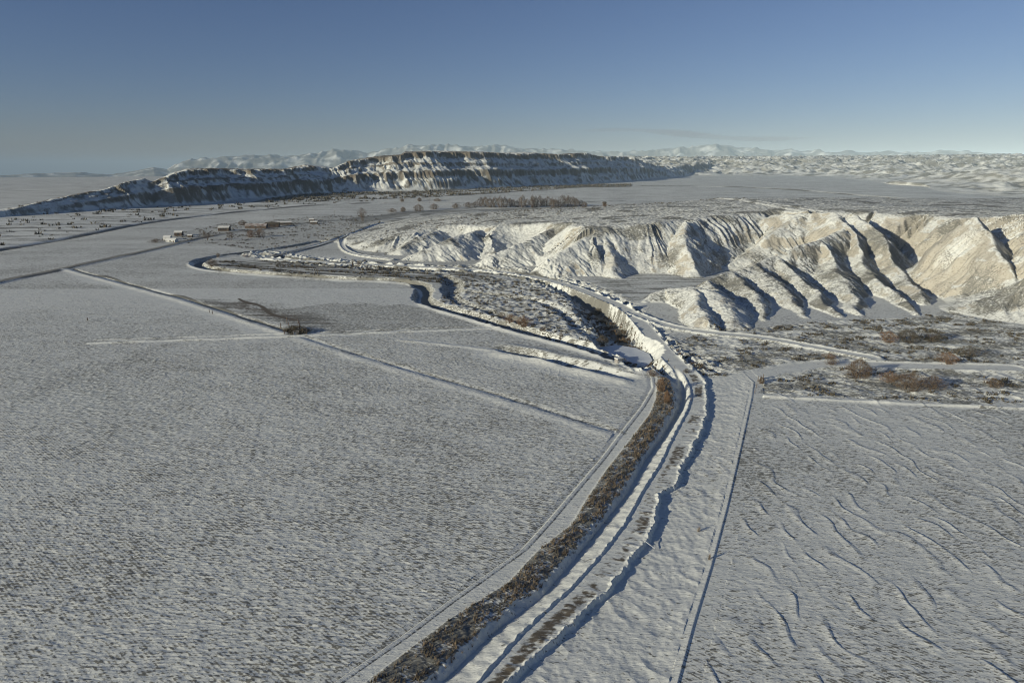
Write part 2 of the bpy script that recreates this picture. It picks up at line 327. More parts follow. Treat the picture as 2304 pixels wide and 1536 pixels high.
    PC = np.vstack([POND, POND[:1]]); q = near(X, Y, PC, 8) & (Y > 190)
    dp = pdist(X[q], Y[q], PC)[0] + .7 * perlin(X[q] / 2, Y[q] / 2, 5); ip = inside(X[q], Y[q], POND); z[q] = np.minimum(z[q], np.where(ip, -4.2, -4.2 + 1.1 * dp)); rq = reg[q]; rq[ip | (dp < 1.5)] = 2; reg[q] = rq
    z, rc = corridor(X, Y, z); reg = np.where(rc > 0, rc, reg)
    ms = mesa(X, Y); z = z + ms; reg[ms > 1.5] = 4
    bd = badlands(X, Y); z = z + bd; reg[bd > 2.5] = 5
    return (z, reg) if want_reg else z
SCR_POLY = L([(1020,640),(1100,622),(1200,640),(1280,668),(1335,705),(1365,755),(1330,778),(1200,748),(1060,703),(985,678)], 0)
FLAT_POLY = L([(1520,770),(1600,742),(1700,738),(1860,722),(2060,715),(2120,700),(2300,735),(2600,770),(2600,925),(2300,912),(1900,893),(1705,884),(1725,845),(1650,845),(1570,845)], 0)
STR_POLY = L([(440,588),(600,586),(780,598),(1000,608),(1250,645),(1180,632),(1030,632),(1010,640),(930,630),(780,624),(600,614),(470,603)], 0)
FARSCRUB = L([(-300,500),(45,480),(300,470),(560,455),(800,440),(1250,420),(1250,425),(850,452),(560,470),(400,488),(200,522),(45,550),(-300,620)])
BROWNBELT = L([(540,458),(600,446),(700,436),(900,431),(1100,424),(1300,416),(1420,414),(1420,420),(1260,425),(1100,437),(950,446),(800,449),(650,458)])
COVE = L([(1330,626),(1420,618),(1600,612),(1650,606),(1600,640),(1500,652),(1440,676),(1390,690)], 1)
FARMYARD = L([(330,545),(480,505),(620,495),(760,485),(850,490),(860,510),(700,555),(600,565),(480,550)])
BARE = L([(430,672),(560,676),(640,690),(740,718),(830,742),(700,738),(600,722),(500,700)])
MOTT = L([(640,700),(760,680),(930,690),(1120,735),(820,748),(700,752)])
BELOWRIM = L([(800,505),(950,480),(1200,472),(1700,468),(2300,476),(2300,470),(1700,462),(1250,466),(900,476),(780,495)])

# ------------------------------------------------------------------ terrain grid
def geo(a, b, k):
    n = max(2, int(math.log(b / a) / k * Q)); return list(np.geomspace(a, b, n + 1)[:-1])
R = np.array([3, 9, 20, 32, 42] + geo(50, 260, 1 / 520) + geo(260, 560, 1 / 520) + geo(560, 950, 1 / 260) + geo(950, 2200, 1 / 430) + geo(2200, 6500, 1 / 230) + geo(6500, 60000, 1 / 12) + [60000.])
dens = np.linspace(-46, 46, int(1250 * Q)); rest = np.linspace(46, 314, 70)[1:-1]
AZ = np.radians(np.concatenate([dens, rest])); NR, NC = len(R), len(AZ)
RR, AA = np.meshgrid(R, AZ, indexing='ij'); GX = (RR * np.sin(AA)).ravel(); GY = (RR * np.cos(AA)).ravel()
GZ, REG = height(GX, GY, True)
Pz = np.stack([GX, GY, GZ], 1).reshape(NR, NC, 3)
dr = np.empty_like(Pz); dr[1:-1] = Pz[2:] - Pz[:-2]; dr[0] = Pz[1] - Pz[0]; dr[-1] = Pz[-1] - Pz[-2]
dc = np.roll(Pz, -1, 1) - np.roll(Pz, 1, 1)
NRM = np.cross(dc, dr).reshape(-1, 3); NRM /= np.linalg.norm(NRM, axis=1)[:, None] + 1e-12
NRM *= np.sign(NRM[:, 2:3]); SLOPE = np.sqrt(np.clip(1 - NRM[:, 2] ** 2, 0, 1)) / np.clip(NRM[:, 2], .05, 1)
del dr, dc

def hit(pxs, pys):
    """first terrain point behind each photo position"""
    Ys = np.geomspace(55, 6500, 1500)[None, :]; px = np.array(pxs, float)[:, None]; py = np.array(pys, float)[:, None]
    def prof(Ys):
        a = np.arctan((py - PH / 2) / FPX) + PITCH; z = CAM_H - Ys * np.tan(a)
        x = (px - PW / 2) / FPX * (Ys * math.cos(PITCH) + (CAM_H - z) * math.sin(PITCH)); YY = np.broadcast_to(Ys, x.shape)
        return x, YY, height(x.ravel(), YY.ravel()).reshape(x.shape), z
    x, YY, g, z = prof(Ys); i = np.argmax(g >= z, axis=1); i[i == 0] = 1; k = np.arange(len(i))
    lo = YY[k, i - 1][:, None]; hi = YY[k, i][:, None]; Y2 = lo + (hi - lo) * np.linspace(0, 1, 12)[None, :]
    x, YY, g, z = prof(Y2); i = np.argmax(g >= z, axis=1); i = np.where((g >= z).any(1), i, 11)
    return np.stack([x[k, i], YY[k, i], g[k, i]], 1)

# ------------------------------------------------------------------ surface masks: vegetation, bare soil, gravel and painted shade
def masks(X, Y, Z, S, reg):
    veg = np.zeros(X.shape); soil = np.zeros(X.shape); dark = np.zeros(X.shape)
    D = np.hypot(X, Y)
    sc = np.clip(D / 60, 1.5, 30)
    n1 = perlin(X / 35, Y / 35, 1); n2 = perlin(X / 9, Y / 9, 2); wx = X + sc * .5 * perlin(X / (sc * 2), Y / (sc * 2), 3); wy = Y + sc * .9 * perlin(X / (sc * 2), Y / (sc * 2), 4)
    line7 = np.interp(Y, KL[7][:, 1], KL[7][:, 0])
    right = (X > line7) & (Y < 190)
    stub = .25 + .05 * n1 + .06 * n2
    stub = stub * (1 - .5 * sst(230, 330, Y)); veg = np.where(right, .22 + .12 * n1 + .06 * n2, stub)
    veg = np.where(Y > 330, .27 + .06 * n1 + .08 * perlin(X / 90, Y / 22, 5), veg)
    def fill(poly, v, so=None, mode='max'):
        q = near(wx, wy, poly, 2)
        if not q.any(): return
        i = inside(wx[q], wy[q], poly); k = np.where(q)[0][i]
        if mode == 'max': veg[k] = np.maximum(veg[k], v)
        else: veg[k] = v
        if so is not None: soil[k] = np.maximum(soil[k], so)
    def line(poly, r, v, arr=veg, soft=.5, sideonly=0):
        q = near(X, Y, poly, r * 2)
        if not q.any(): return
        d, t, s, _ = pdist(wx[q], wy[q], poly); f = (1 - sst(r * (1 - soft), r * (1 + soft), d))
        arr[q] = arr[q] * (1 - f) + v * f
    fill(STR_POLY, .5); fill(SCR_POLY, .36); fill(FARSCRUB, .30); fill(BROWNBELT, .62); fill(COVE, .36, .30); fill(FARMYARD, .33); fill(MOTT, .33); fill(BELOWRIM, .48)
    q = near(wx, wy, SCR_POLY, 2); i = np.where(q)[0]; i = i[inside(wx[i], wy[i], SCR_POLY)]; veg[i] = .25 + .32 * perlin(X[i] / 9, Y[i] / 6, 6) + .15 * perlin(X[i] / 2.5, Y[i] / 2, 7)
    q = near(wx, wy, FLAT_POLY, 2); i = np.where(q)[0]; i = i[inside(wx[i], wy[i], FLAT_POLY)]
    veg[i] = .34 + .30 * perlin(X[i] / 14, Y[i] / 6, 6)
    q = near(wx, wy, FARSCRUB, 2); i = np.where(q)[0]; i = i[inside(wx[i], wy[i], FARSCRUB)]; veg[i] = .26 + .34 * perlin(X[i] / 60, Y[i] / 18, 6) + .2 * perlin(X[i] / 14, Y[i] / 7, 7)
    q = near(wx, wy, COVE, 2); i = np.where(q)[0]; i = i[inside(wx[i], wy[i], COVE)]; veg[i] = .26 + .34 * perlin(X[i] / 22, Y[i] / 4, 6) + .12 * perlin(X[i] / 3, Y[i] / 2, 7); soil[i] = .3
    q = near(X, Y, BARE, 20); i = np.where(q)[0]; w1 = X[i] + 5 * perlin(X[i] / 9, Y[i] / 9, 8); w2 = Y[i] + 5 * perlin(X[i] / 9, Y[i] / 9, 9)
    b = inside(w1, w2, BARE); db = pdist(w1, w2, np.vstack([BARE, BARE[:1]]))[0] * np.where(b, 1, -1); fb = sst(-7, 14, db); veg[i] = veg[i] * (1 - fb) + (.52 + .40 * perlin(X[i] / 22 + Y[i] / 9, Y[i] / 2.8, 4)) * fb; dark[i] = .85 * fb; soil[i] = .25 * fb
    q = near(X, Y, STR_POLY, 5); i = np.where(q)[0]; i = i[inside(X[i], Y[i], STR_POLY)]
    if len(i):
        d, t, s, _ = pdist(X[i], Y[i], ROAD); veg[i] = .42 + .42 * perlin(t / 22, d / 3.2, 5)
    # bluff: snow, scoured clay, scrub, and shade painted on the far flanks
    bl = reg == 3
    if bl.any():
        x, y, zz, ss = X[bl], Y[bl], Z[bl], S[bl]
        bias = np.interp(x, [-120, 40, 80, 110, 150, 260, 400], [-.55, -.45, -.22, -.15, -.08, .06, .0])
        streak = perlin(x / 3.5, y / 18, 3)
        sl = .75 * (ss - .55) + .55 * perlin(x / 13, y / 16, 7) + .30 * streak + bias + .25 * perlin(x / 4.5, y / 4.5, 8)
        top = sst(.35, .12, ss)
        so = sst(-.05, .5, sl) * (1 - top)
        shade_side = NR2[bl] if NR2 is not None else 0
        veg[bl] = .16 + .22 * np.clip(perlin(x / 7, y / 7, 9), 0, 1) + top * .14 + .30 * sst(.15, .6, perlin(x / 20, y / 20, 10)) 
        veg[bl] += .30 * sst(.02, .35, shade_side) * sst(-.5, .4, perlin(x / 4, y / 12, 5)) * sst(90, 130, x)  # shade of flanks turned from the sun, painted as dark scrub flecks
        band = (np.abs(zz - 15.5 - 1.5 * perlin(x / 40, y / 40, 6)) < 2.6) & (ss > .6) & (x > 90)
        dark[bl] = band * .5 * sst(-.3, .4, perlin(x / 5, y / 5, 5))
        soil[bl] = so
        for (cx, cy, rr, v) in SPOTS:
            d = np.hypot(x - cx, (y - cy)); f = 1 - sst(rr * .4, rr * 1.1, d + rr * .5 * perlin(x / (rr * .5), y / (rr * .5), 4))
            soil[bl] = np.clip(soil[bl] + v * f, 0, 1)
        veg[bl] = np.clip(veg[bl], 0, .8)
    sp = bl & (X > 95) & (X < 190) & (Y < 352) & (Z < 17); veg[sp] += .11 + .12 * perlin(X[sp] / 6, Y[sp] / 12, 9); soil[sp] = np.maximum(soil[sp] - .1, 0)  # more dark flecks and less clay on the lower front spurs
    me = reg == 4
    if me.any():
        x, y, zz, ss = X[me], Y[me], Z[me], S[me]
        so = sst(1.0, 1.9, ss + .9 * perlin(x / 11, y / 11, 3) + .35 * perlin(x / 5, y / 5, 4))
        uu = mesa_u(x, y); e = .03 * perlin(x / 9, y / 9, 6) + .03 * perlin(x / 28, y / 28, 7); gap = sst(-.75, -.15, perlin(x / 60, y / 60, 8) + .6 * perlin(x / 13, y / 13, 9))
        bnd = np.maximum.reduce([sst(.085, .045, np.abs(uu + e - .42)), .85 * sst(.05, .02, np.abs(uu + e - .65)), sst(.11, .06, np.abs(uu + e - .91))]) * gap
        soil[me] = so * .3; dark[me] = np.clip(np.maximum(so * .75, bnd * 1.0), 0, 1); veg[me] = .20 + .38 * perlin(x / 22, y / 16, 5) + .4 * perlin(x / 8, y / 8, 6) + .35 * so
    ba = reg == 5
    if ba.any():
        x, y, ss = X[ba], Y[ba], S[ba]; veg[ba] = .26 + .40 * perlin(x / 70, y / 50, 5) + .3 * perlin(x / 22, y / 18, 6) + .30 * sst(.3, .8, ss); soil[ba] = .3 * sst(.25, .7, ss); dark[ba] = .5 * sst(.1, .5, perlin(x / 34, y / 24, 7)) * sst(.2, .6, ss)
    # canal bank, road, ditches
    q = reg == 8; d0 = X[q] - np.interp(Y[q], KL[0][:, 1], KL[0][:, 0]); veg[q] = .06 + .9 * sst(.16, .05, np.abs(d0 + .03)) + .45 * sst(.18, .06, np.abs(d0 - 1.25)); veg[reg == 9] = .50; soil[reg == 9] = 0
    q = reg == 9; veg[q] += .3 * perlin(X[q] / 2.2, Y[q] / 2.2, 4)
    q = (reg == 2); veg[q] = np.where(Y[q] < 200, .03 + .25 * sst(.25, .8, perlin(X[q] / 2, Y[q] / 3, 4)), .40)
    q = (reg == 2) & (Y > 190) & (X > pix(1200, 700)[0]) ; veg[q] = .22 + .4 * perlin(X[q] / 4, Y[q] / 4, 5) + .3 * perlin(X[q] / 1.5, Y[q] / 1.5, 6); soil[q] = .22 * sst(0, .5, perlin(X[q] / 3, Y[q] / 3, 3))
    q = reg == 7; veg[q] = .10 + .10 * n1[q]; 
    q = reg == 1; x, y = X[q], Y[q]; veg[q] = .05
    d4 = x - np.interp(y, KL[4][:, 1], KL[4][:, 0]); d5 = np.interp(y, KL[5][:, 1], KL[5][:, 0]) - x; wd = d4 + d5 + 1e-3; nearr = y < 186
    dark[q] = np.where(nearr, (.15 + .75 * sst(-.55, .75, .8 * perlin(d4 / 5, y / 7, 6) + .10 + .35 * perlin(x / 3.2, y / 1.1 + x * .15, 7) + .5 * perlin(x / .9, y / .6, 8))) * sst(.10, .40, d4 / wd) * sst(.03, .30, d5 / wd), .05)
    # dark lines beside tracks, ditches and banks
    line(F1 + np.array([1.5, -4]), 2.2, .75); line(F1 + np.array([-2, 7]), 2.0, .6)
    line(np.array(F2) + [2.0, 3.2], 1.1, .7); line(np.array(F2) + [-2, -3], 3.4, .0, soft=.8); line(F2B + [2.0, 2.0], .8, .4); line(F2B, 2.2, .05)
    _ck = smooth_line(L([(545,672),(572,684),(592,690),(606,705),(640,716),(662,722)])); line(_ck, .9, 1); line(_ck, .8, 1, arr=dark); line(F3, 1.4, 0); line(F5, 1.2, 0); line(F4, 1.6, 0); line(DITCH[:, :2] + [-2, -7], 6.0, 0.05, soft=.3)
    line(BANK1, 4.5, .75); line(BANK2, 9, .85); line(OUTER + [0, -9], 2.4, .02); line(FARMR + [1.5, -3.5], 1.8, .85); line(OUTER, 2.2, .7); line(GORGE[:40, :2], 2.5, .7)  # first line paints the left bank's shadow as dark cover
    for off, v in ((5.5, .75), (-5.5, .1), (-9, .7)): line(ROAD[:26] + [0, off], 1.8, v)
    line(ROAD, 2.6, .06); line(SIDE, 2.2, .04); line(CROSS, 3.4, .05)
    q = (reg == 2) & inside(X, Y, POND); veg[q] = 0; soil[q] = 0
    return np.clip(veg, 0, 1), np.clip(soil, 0, 1), np.clip(dark, 0, 1)
NR2 = None
_sp = [(1375,590,9,.7),(1365,560,5,.5),(1300,605,6,.5),(1550,590,7,.6),(1545,550,5,.4),(1690,575,10,.6),(1740,545,8,.5),(1880,510,9,.6),(1910,545,8,.6),(1640,680,7,.7),(1580,725,5,.9),(1650,725,4,.7),
       (2090,620,10,.5),(2180,640,9,.5),(2020,640,8,.5),(1500,685,9,-.9),(1540,690,7,-.9),(2150,560,9,-.4),(1250,590,8,-.6),(2110,690,8,-.8),(1430,560,8,-.6)]
_h = hit([s[0] for s in _sp], [s[1] for s in _sp]); SPOTS = [(_h[i][0], _h[i][1], _sp[i][2], _sp[i][3]) for i in range(len(_sp))]
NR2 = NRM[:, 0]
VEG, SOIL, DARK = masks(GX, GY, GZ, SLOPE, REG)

# ------------------------------------------------------------------ materials
def newmat(name):
    m = bpy.data.materials.new(name); m.use_nodes = True; return m, m.node_tree.nodes, m.node_tree.links, m.node_tree.nodes['Principled BSDF']
def N(nodes, typ, **kw):
    n = nodes.new(typ)
    for k, v in kw.items():
        if hasattr(n, k): setattr(n, k, v)
        else: n.inputs[k].default_value = v
    return n
def math_(nd, ln, op, a, b=None, clamp=False):
    n = nd.new('ShaderNodeMath'); n.operation = op; n.use_clamp = clamp
    for i, v in enumerate((a, b)):
        if v is None: continue
        if isinstance(v, (int, float)): n.inputs[i].default_value = v
        else: ln.new(v, n.inputs[i])
    return n.outputs[0]
def snow_ground():
    m, nd, ln, b = newmat('wind_crusted_snow_with_stubble')
    at = N(nd, 'ShaderNodeAttribute', attribute_name='cover'); sep = N(nd, 'ShaderNodeSeparateColor'); ln.new(at.outputs['Color'], sep.inputs[0])
    geo_ = nd.new('ShaderNodeNewGeometry')
    def noise(scale, det=4, rough=.6, sc=(1, 1, 1), dist=0.0, rot=0):
        mp = N(nd, 'ShaderNodeMapping'); mp.inputs['Scale'].default_value = sc; mp.inputs['Rotation'].default_value = (0, 0, rot); ln.new(geo_.outputs['Position'], mp.inputs[0])
        n = N(nd, 'ShaderNodeTexNoise'); n.inputs['Scale'].default_value = scale; n.inputs['Detail'].default_value = det; n.inputs['Roughness'].default_value = rough; n.inputs['Distortion'].default_value = dist
        ln.new(mp.outputs[0], n.inputs['Vector']); return n.outputs['Fac']
    nf = noise(1.55, 5, .68, (.52, 1.25, 1), .4, -.12); nb_ = noise(.17, 5, .68, (.6, 1.3, 1), .3); nc = noise(.03, 6, .7, (1, 1.2, 1))
    mixn = math_(nd, ln, 'ADD', math_(nd, ln, 'MULTIPLY', nf, .76), math_(nd, ln, 'ADD', math_(nd, ln, 'MULTIPLY', nb_, .18), math_(nd, ln, 'MULTIPLY', nc, .06)))
    # flecks of stubble where noise + cover passes a threshold
    mpw = N(nd, 'ShaderNodeMapping'); mpw.inputs['Rotation'].default_value = (0, 0, math.radians(-50)); ln.new(geo_.outputs['Position'], mpw.inputs[0])
    wv = N(nd, 'ShaderNodeTexWave'); wv.inputs['Scale'].default_value = .62; wv.inputs['Distortion'].default_value = 1.2; wv.inputs['Detail'].default_value = 2; wv.inputs['Detail Scale'].default_value = .4; ln.new(mpw.outputs[0], wv.inputs['Vector'])
    s = math_(nd, ln, 'ADD', math_(nd, ln, 'ADD', mixn, math_(nd, ln, 'MULTIPLY', wv.outputs['Fac'], .065)), math_(nd, ln, 'MULTIPLY', sep.outputs[0], .42))
    mr = N(nd, 'ShaderNodeMapRange'); mr.interpolation_type = 'SMOOTHSTEP'; mr.inputs[1].default_value = .63; mr.inputs[2].default_value = .72; ln.new(s, mr.inputs[0])
    s2 = math_(nd, ln, 'ADD', mixn, math_(nd, ln, 'MULTIPLY', sep.outputs[1], .62))
    mr2 = N(nd, 'ShaderNodeMapRange'); mr2.interpolation_type = 'SMOOTHSTEP'; mr2.inputs[1].default_value = .66; mr2.inputs[2].default_value = 1.22; ln.new(s2, mr2.inputs[0])
    s3 = math_(nd, ln, 'ADD', mixn, math_(nd, ln, 'MULTIPLY', sep.outputs[2], .5))
    mr3 = N(nd, 'ShaderNodeMapRange'); mr3.interpolation_type = 'SMOOTHSTEP'; mr3.inputs[1].default_value = .72; mr3.inputs[2].default_value = .95; ln.new(s3, mr3.inputs[0])
    def mix(f, a, c):
        n = N(nd, 'ShaderNodeMix', data_type='RGBA'); ln.new(f, n.inputs[0])
        for i, v in ((6, a), (7, c)):
            if isinstance(v, tuple): n.inputs[i].default_value = v + (1,)
            else: ln.new(v, n.inputs[i])
        return n.outputs[2]
    tone = mix(nb_, (.55, .575, .535), (.80, .815, .75))
    soilc = mix(nf, (.21, .19, .145), (.60, .56, .455))
    vegc = mix(nc, (.15, .15, .128), (.235, .232, .20))
    c = mix(mr2.outputs[0], tone, soilc); c = mix(mr.outputs[0], c, vegc); c = mix(mr3.outputs[0], c, (.13, .11, .08))
    ln.new(c, b.inputs['Base Color']); b.inputs['Roughness'].default_value = .75; b.inputs['Specular IOR Level'].default_value = .25
    bp = N(nd, 'ShaderNodeBump'); bp.inputs['Strength'].default_value = .6; bp.inputs['Distance'].default_value = .2; ln.new(nf, bp.inputs['Height'])
    bp2 = N(nd, 'ShaderNodeBump'); bp2.inputs['Strength'].default_value = .35; bp2.inputs['Distance'].default_value = .8; ln.new(nb_, bp2.inputs['Height']); ln.new(bp.outputs[0], bp2.inputs['Normal'])
    ln.new(bp2.outputs[0], b.inputs['Normal']); return m
M_SNOW = snow_ground()
def plain(name, col, col2=None, scale=3.0, rough=.85, bump=.3):
    m, nd, ln, b = newmat(name); tc = nd.new('ShaderNodeNewGeometry')
    n = N(nd, 'ShaderNodeTexNoise'); n.inputs['Scale'].default_value = scale; n.inputs['Detail'].default_value = 5; ln.new(tc.outputs['Position'], n.inputs['Vector'])
    r = N(nd, 'ShaderNodeMix', data_type='RGBA'); r.inputs[6].default_value = tuple(col) + (1,); r.inputs[7].default_value = tuple(col2 or [v * .6 for v in col]) + (1,)
    mr = N(nd, 'ShaderNodeMapRange'); mr.inputs[1].default_value = .35; mr.inputs[2].default_value = .65; ln.new(n.outputs['Fac'], mr.inputs[0]); ln.new(mr.outputs[0], r.inputs[0]); ln.new(r.outputs[2], b.inputs['Base Color'])
    bp = N(nd, 'ShaderNodeBump'); bp.inputs['Strength'].default_value = bump; bp.inputs['Distance'].default_value = .1; ln.new(n.outputs['Fac'], bp.inputs['Height']); ln.new(bp.outputs[0], b.inputs['Normal'])
    b.inputs['Roughness'].default_value = rough; b.inputs['Specular IOR Level'].default_value = .2; return m
M_BARK = plain('grey_brown_bark', (.16, .12, .085), (.09, .07, .05)); M_TWIG = plain('bare_brown_twigs', (.17, .12, .075), (.10, .075, .05), 1.2)
M_RED = plain('reddish_willow_twigs', (.24, .15, .085), (.14, .09, .055), 1.2); M_REED = plain('dry_tan_grass', (.29, .225, .15), (.12, .10, .075), .9)
M_SAGE = plain('grey_sagebrush', (.12, .105, .075), (.07, .06, .042), .6); M_WOOD = plain('weathered_wood', (.17, .13, .10), (.09, .07, .055)); M_LITGABLE = plain('painted_sunlit_gable', (.55, .50, .42), (.45, .41, .34))
M_DARKWALL = plain('dark_brown_siding', (.10, .075, .055), (.06, .045, .035)); M_RUST = plain('rusty_metal_roof', (.17, .11, .08), (.52, .51, .48), .35); M_ROOFSNOW = plain('roof_snow', (.76, .76, .70), (.60, .61, .57), 1)
M_GLASS = plain('dark_window_glass', (.04, .05, .06), (.02, .03, .04), 1, .2, 0); M_ICE = plain('snow_dusted_ice', (.52, .57, .62), (.70, .74, .76), .15, .45, .1); M_CONC = plain('grey_concrete', (.36, .34, .31), (.24, .23, .21))
M_METAL = plain('galvanised_metal', (.45, .46, .47), (.35, .36, .37), 2, .45, .05)

# ------------------------------------------------------------------ object helpers
def tag(o, label=None, cat=None, group=None, kind=None):
    for k, v in (('label', label), ('category', cat), ('group', group), ('kind', kind)):
        if v: o[k] = v
    return o
def mesh_obj(name, V, Fc, mat, parent=None, smooth=False, loc=None):
    me = bpy.data.meshes.new(name); V = np.asarray(V, float)
    if isinstance(Fc, np.ndarray):
        n, k = Fc.shape; me.vertices.add(len(V)); me.vertices.foreach_set('co', V.astype(np.float32).ravel()); me.loops.add(n * k); me.loops.foreach_set('vertex_index', Fc.astype(np.int32).ravel())
        me.polygons.add(n); me.polygons.foreach_set('loop_start', np.arange(0, n * k, k, dtype=np.int32)); me.update(calc_edges=True)
    else: me.from_pydata([tuple(v) for v in V], [], Fc); me.update()
    if smooth: me.polygons.foreach_set('use_smooth', np.ones(len(me.polygons), bool))
    me.materials.append(mat); o = bpy.data.objects.new(name, me); SC.collection.objects.link(o)
    if parent: o.parent = parent
    if loc is not None: o.location = loc
    return o
def empty(name, loc, rz=0, scale=1):
    o = bpy.data.objects.new(name, None); SC.collection.objects.link(o); o.location = loc; o.rotation_euler = (0, 0, rz); o.scale = (scale,) * 3; o.empty_display_size = .5; return o

# ------------------------------------------------------------------ link the terrain as its separate pieces
II = np.arange(NR * NC).reshape(NR, NC)
a = II[:-1]; b_ = II[1:]; QF = np.stack([a, b_, np.roll(b_, -1, 1), np.roll(a, -1, 1)], -1).reshape(-1, 4)[:, ::-1]
FR = REG[QF[:, 0]]; FR = np.where((FR == 9) | (FR == 8) | (FR == 7), 0, FR)
def piece(name, code, label=None):
    f = QF[FR == code]; u, inv = np.unique(f.ravel(), return_inverse=True); f2 = inv.reshape(-1, 4)
    o = mesh_obj(name, Pz.reshape(-1, 3)[u], f2, M_SNOW, smooth=True); me = o.data
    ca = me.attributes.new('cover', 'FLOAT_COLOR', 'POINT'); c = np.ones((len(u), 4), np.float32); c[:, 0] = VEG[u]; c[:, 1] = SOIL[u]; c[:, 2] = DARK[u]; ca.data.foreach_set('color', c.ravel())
    me.normals_split_custom_set_from_vertices(NRM[u].astype(np.float32)); o['kind'] = 'structure'; o['label'] = label or name; return o
piece('ground', 0, 'snow covered farm fields and flats with stubble showing through')
piece('road', 1, 'snow covered gravel roads with ploughed edges and bare patches')
piece('creek_bed', 2, 'winding creek and canal channel with snowy banks')
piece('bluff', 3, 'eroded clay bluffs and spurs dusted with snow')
piece('mesa', 4, 'long snow dusted mesa with dark cliff bands')
piece('badlands_hills', 5, 'low broken snowy hills on the horizon')
ci = np.arange(NC); rim = II[0]
o = mesh_obj('ground', np.vstack([Pz.reshape(-1, 3)[rim], [[0, 0, 0]]]), [(int(i), int((i + 1) % NC), NC) for i in ci][::-1], M_SNOW); o['kind'] = 'structure'; o['label'] = 'snowy field below the viewpoint'

# pond ice
pp = np.array(POND); o = mesh_obj('frozen_pond', [(x, y, Z_POND) for x, y in pp], [tuple(range(len(pp)))], M_ICE); tag(o, 'shaded flat ice of the pond beside the road', kind='structure')

# ------------------------------------------------------------------ distant hills
def distant(name, label, prof, Rr, depth, seed, rough):
    azs = np.linspace(math.atan((prof[0][0] - 1152) / FPX), math.atan((prof[-1][0] - 1152) / FPX), 900); n = 46
    rr = np.linspace(Rr - depth, Rr + depth * .5, n); A, B = np.meshgrid(azs, rr); X = B * np.sin(A); Y = B * np.cos(A)
    px = 1152 + FPX * np.tan(A); top = np.interp(px, [p[0] for p in prof], [p[1] for p in prof])
    zt = CAM_H + (375.5 - top) / FPX * Rr * .99
    u = (B - (Rr - depth)) / depth; prof_ = np.where(u < 1, sst(0, 1, u), 1 - sst(1, 1.5, u) * .9)
    rid = 1 - 2.2 * np.abs(perlin(X / (depth * .16), Y / (depth * .3), seed)); r2 = 1 - 2.2 * np.abs(perlin(X / (depth * .05), Y / (depth * .12), seed + 1))
    base_ = -350; z = base_ + (zt - base_) * prof_ + rough * (rid * .6 + r2 * .35) * np.clip(np.minimum(u, 1) * 2, 0, 1) * np.where(u > .92, .35, 1)
    V = np.stack([X, Y, z], -1).reshape(-1, 3); nr, nc = X.shape; I = np.arange(nr * nc).reshape(nr, nc)
    f = np.stack([I[:-1, :-1], I[:-1, 1:], I[1:, 1:], I[1:, :-1]], -1).reshape(-1, 4); o = mesh_obj(name, V, f, M_SNOW, smooth=True)
    gz = np.gradient(z, axis=0) / (rr[1] - rr[0]); ca = o.data.attributes.new('cover', 'FLOAT_COLOR', 'POINT'); c = np.ones((len(V), 4), np.float32)
    c[:, 0] = np.clip(.50 + .55 * fbm(X / (depth * .1), Y / (depth * .06), 3, seed), 0, 1).ravel(); c[:, 1] = .2; c[:, 2] = 0; ca.data.foreach_set('color', c.ravel()); tag(o, label, kind='structure'); return o
distant('distant_hills', 'hazy blue hills behind the long mesa', [(380,392),(450,366),(560,359),(700,353),(738,349),(770,341),(802,346),(840,352),(880,343),(930,334),(975,330),(1060,335),(1120,334),(1180,341),(1300,345),(1420,347),(1500,344),(1560,334),(1620,334),(1680,342),(1800,347),(1950,350),(2100,352),(2260,356),(2700,362)], 15000, 3400, 3, 85)
distant('distant_hills', 'faint low hills beyond the plain at far left', [(-500,392),(-100,391),(45,391),(120,388),(200,386),(280,391),(330,384),(372,377),(420,384),(500,388)], 15000, 4000, 6, 40)

# ------------------------------------------------------------------ vegetation builders
def box(V, Fc, x0, x1, y0, y1, z0, z1):
    b = len(V); V += [(x, y, z) for z in (z0, z1) for y in (y0, y1) for x in (x0, x1)]
    Fc += [tuple(b + i for i in f) for f in ((0,2,3,1),(4,5,7,6),(0,1,5,4),(2,6,7,3),(0,4,6,2),(1,3,7,5))]
def twig_cloud(n, w, h, hb, wd, ln_, seed, up=.6):
    """n thin tapered twigs filling an uneven crown; returns verts, faces"""
    r = np.random.default_rng(seed); th = r.random(n) * 2 * np.pi; k = r.random(n) ** .5
    lob = 1 + .28 * np.sin(th * 2 + seed) + .18 * np.sin(th * 3 + seed * 2.1)
    zz = r.random(n); env = np.sqrt(np.clip(1 - (2 * zz - 1) ** 2, 0, 1)) * .85 + .15
    c = np.stack([np.cos(th) * k * w / 2 * env * lob, np.sin(th) * k * w / 2 * env * lob, hb + zz * (h - hb) * (1 - .25 * k)], 1)
    d = np.stack([c[:, 0] * 1.2 / w, c[:, 1] * 1.2 / w, np.full(n, up)], 1) + r.normal(0, .35, (n, 3)); d /= np.linalg.norm(d, axis=1)[:, None]
    sidev = np.cross(d, r.normal(0, 1, (n, 3))); sidev /= np.linalg.norm(sidev, axis=1)[:, None]
    l = ln_ * (.5 + r.random((n, 1))); p0 = c - d * l / 2; p1 = c + d * l / 2
    V = np.empty((n * 3, 3)); V[0::3] = p0 - sidev * wd / 2; V[1::3] = p0 + sidev * wd / 2; V[2::3] = p1
    V[:, 2] = np.maximum(V[:, 2], -.1); return V, np.arange(n * 3).reshape(-1, 3)
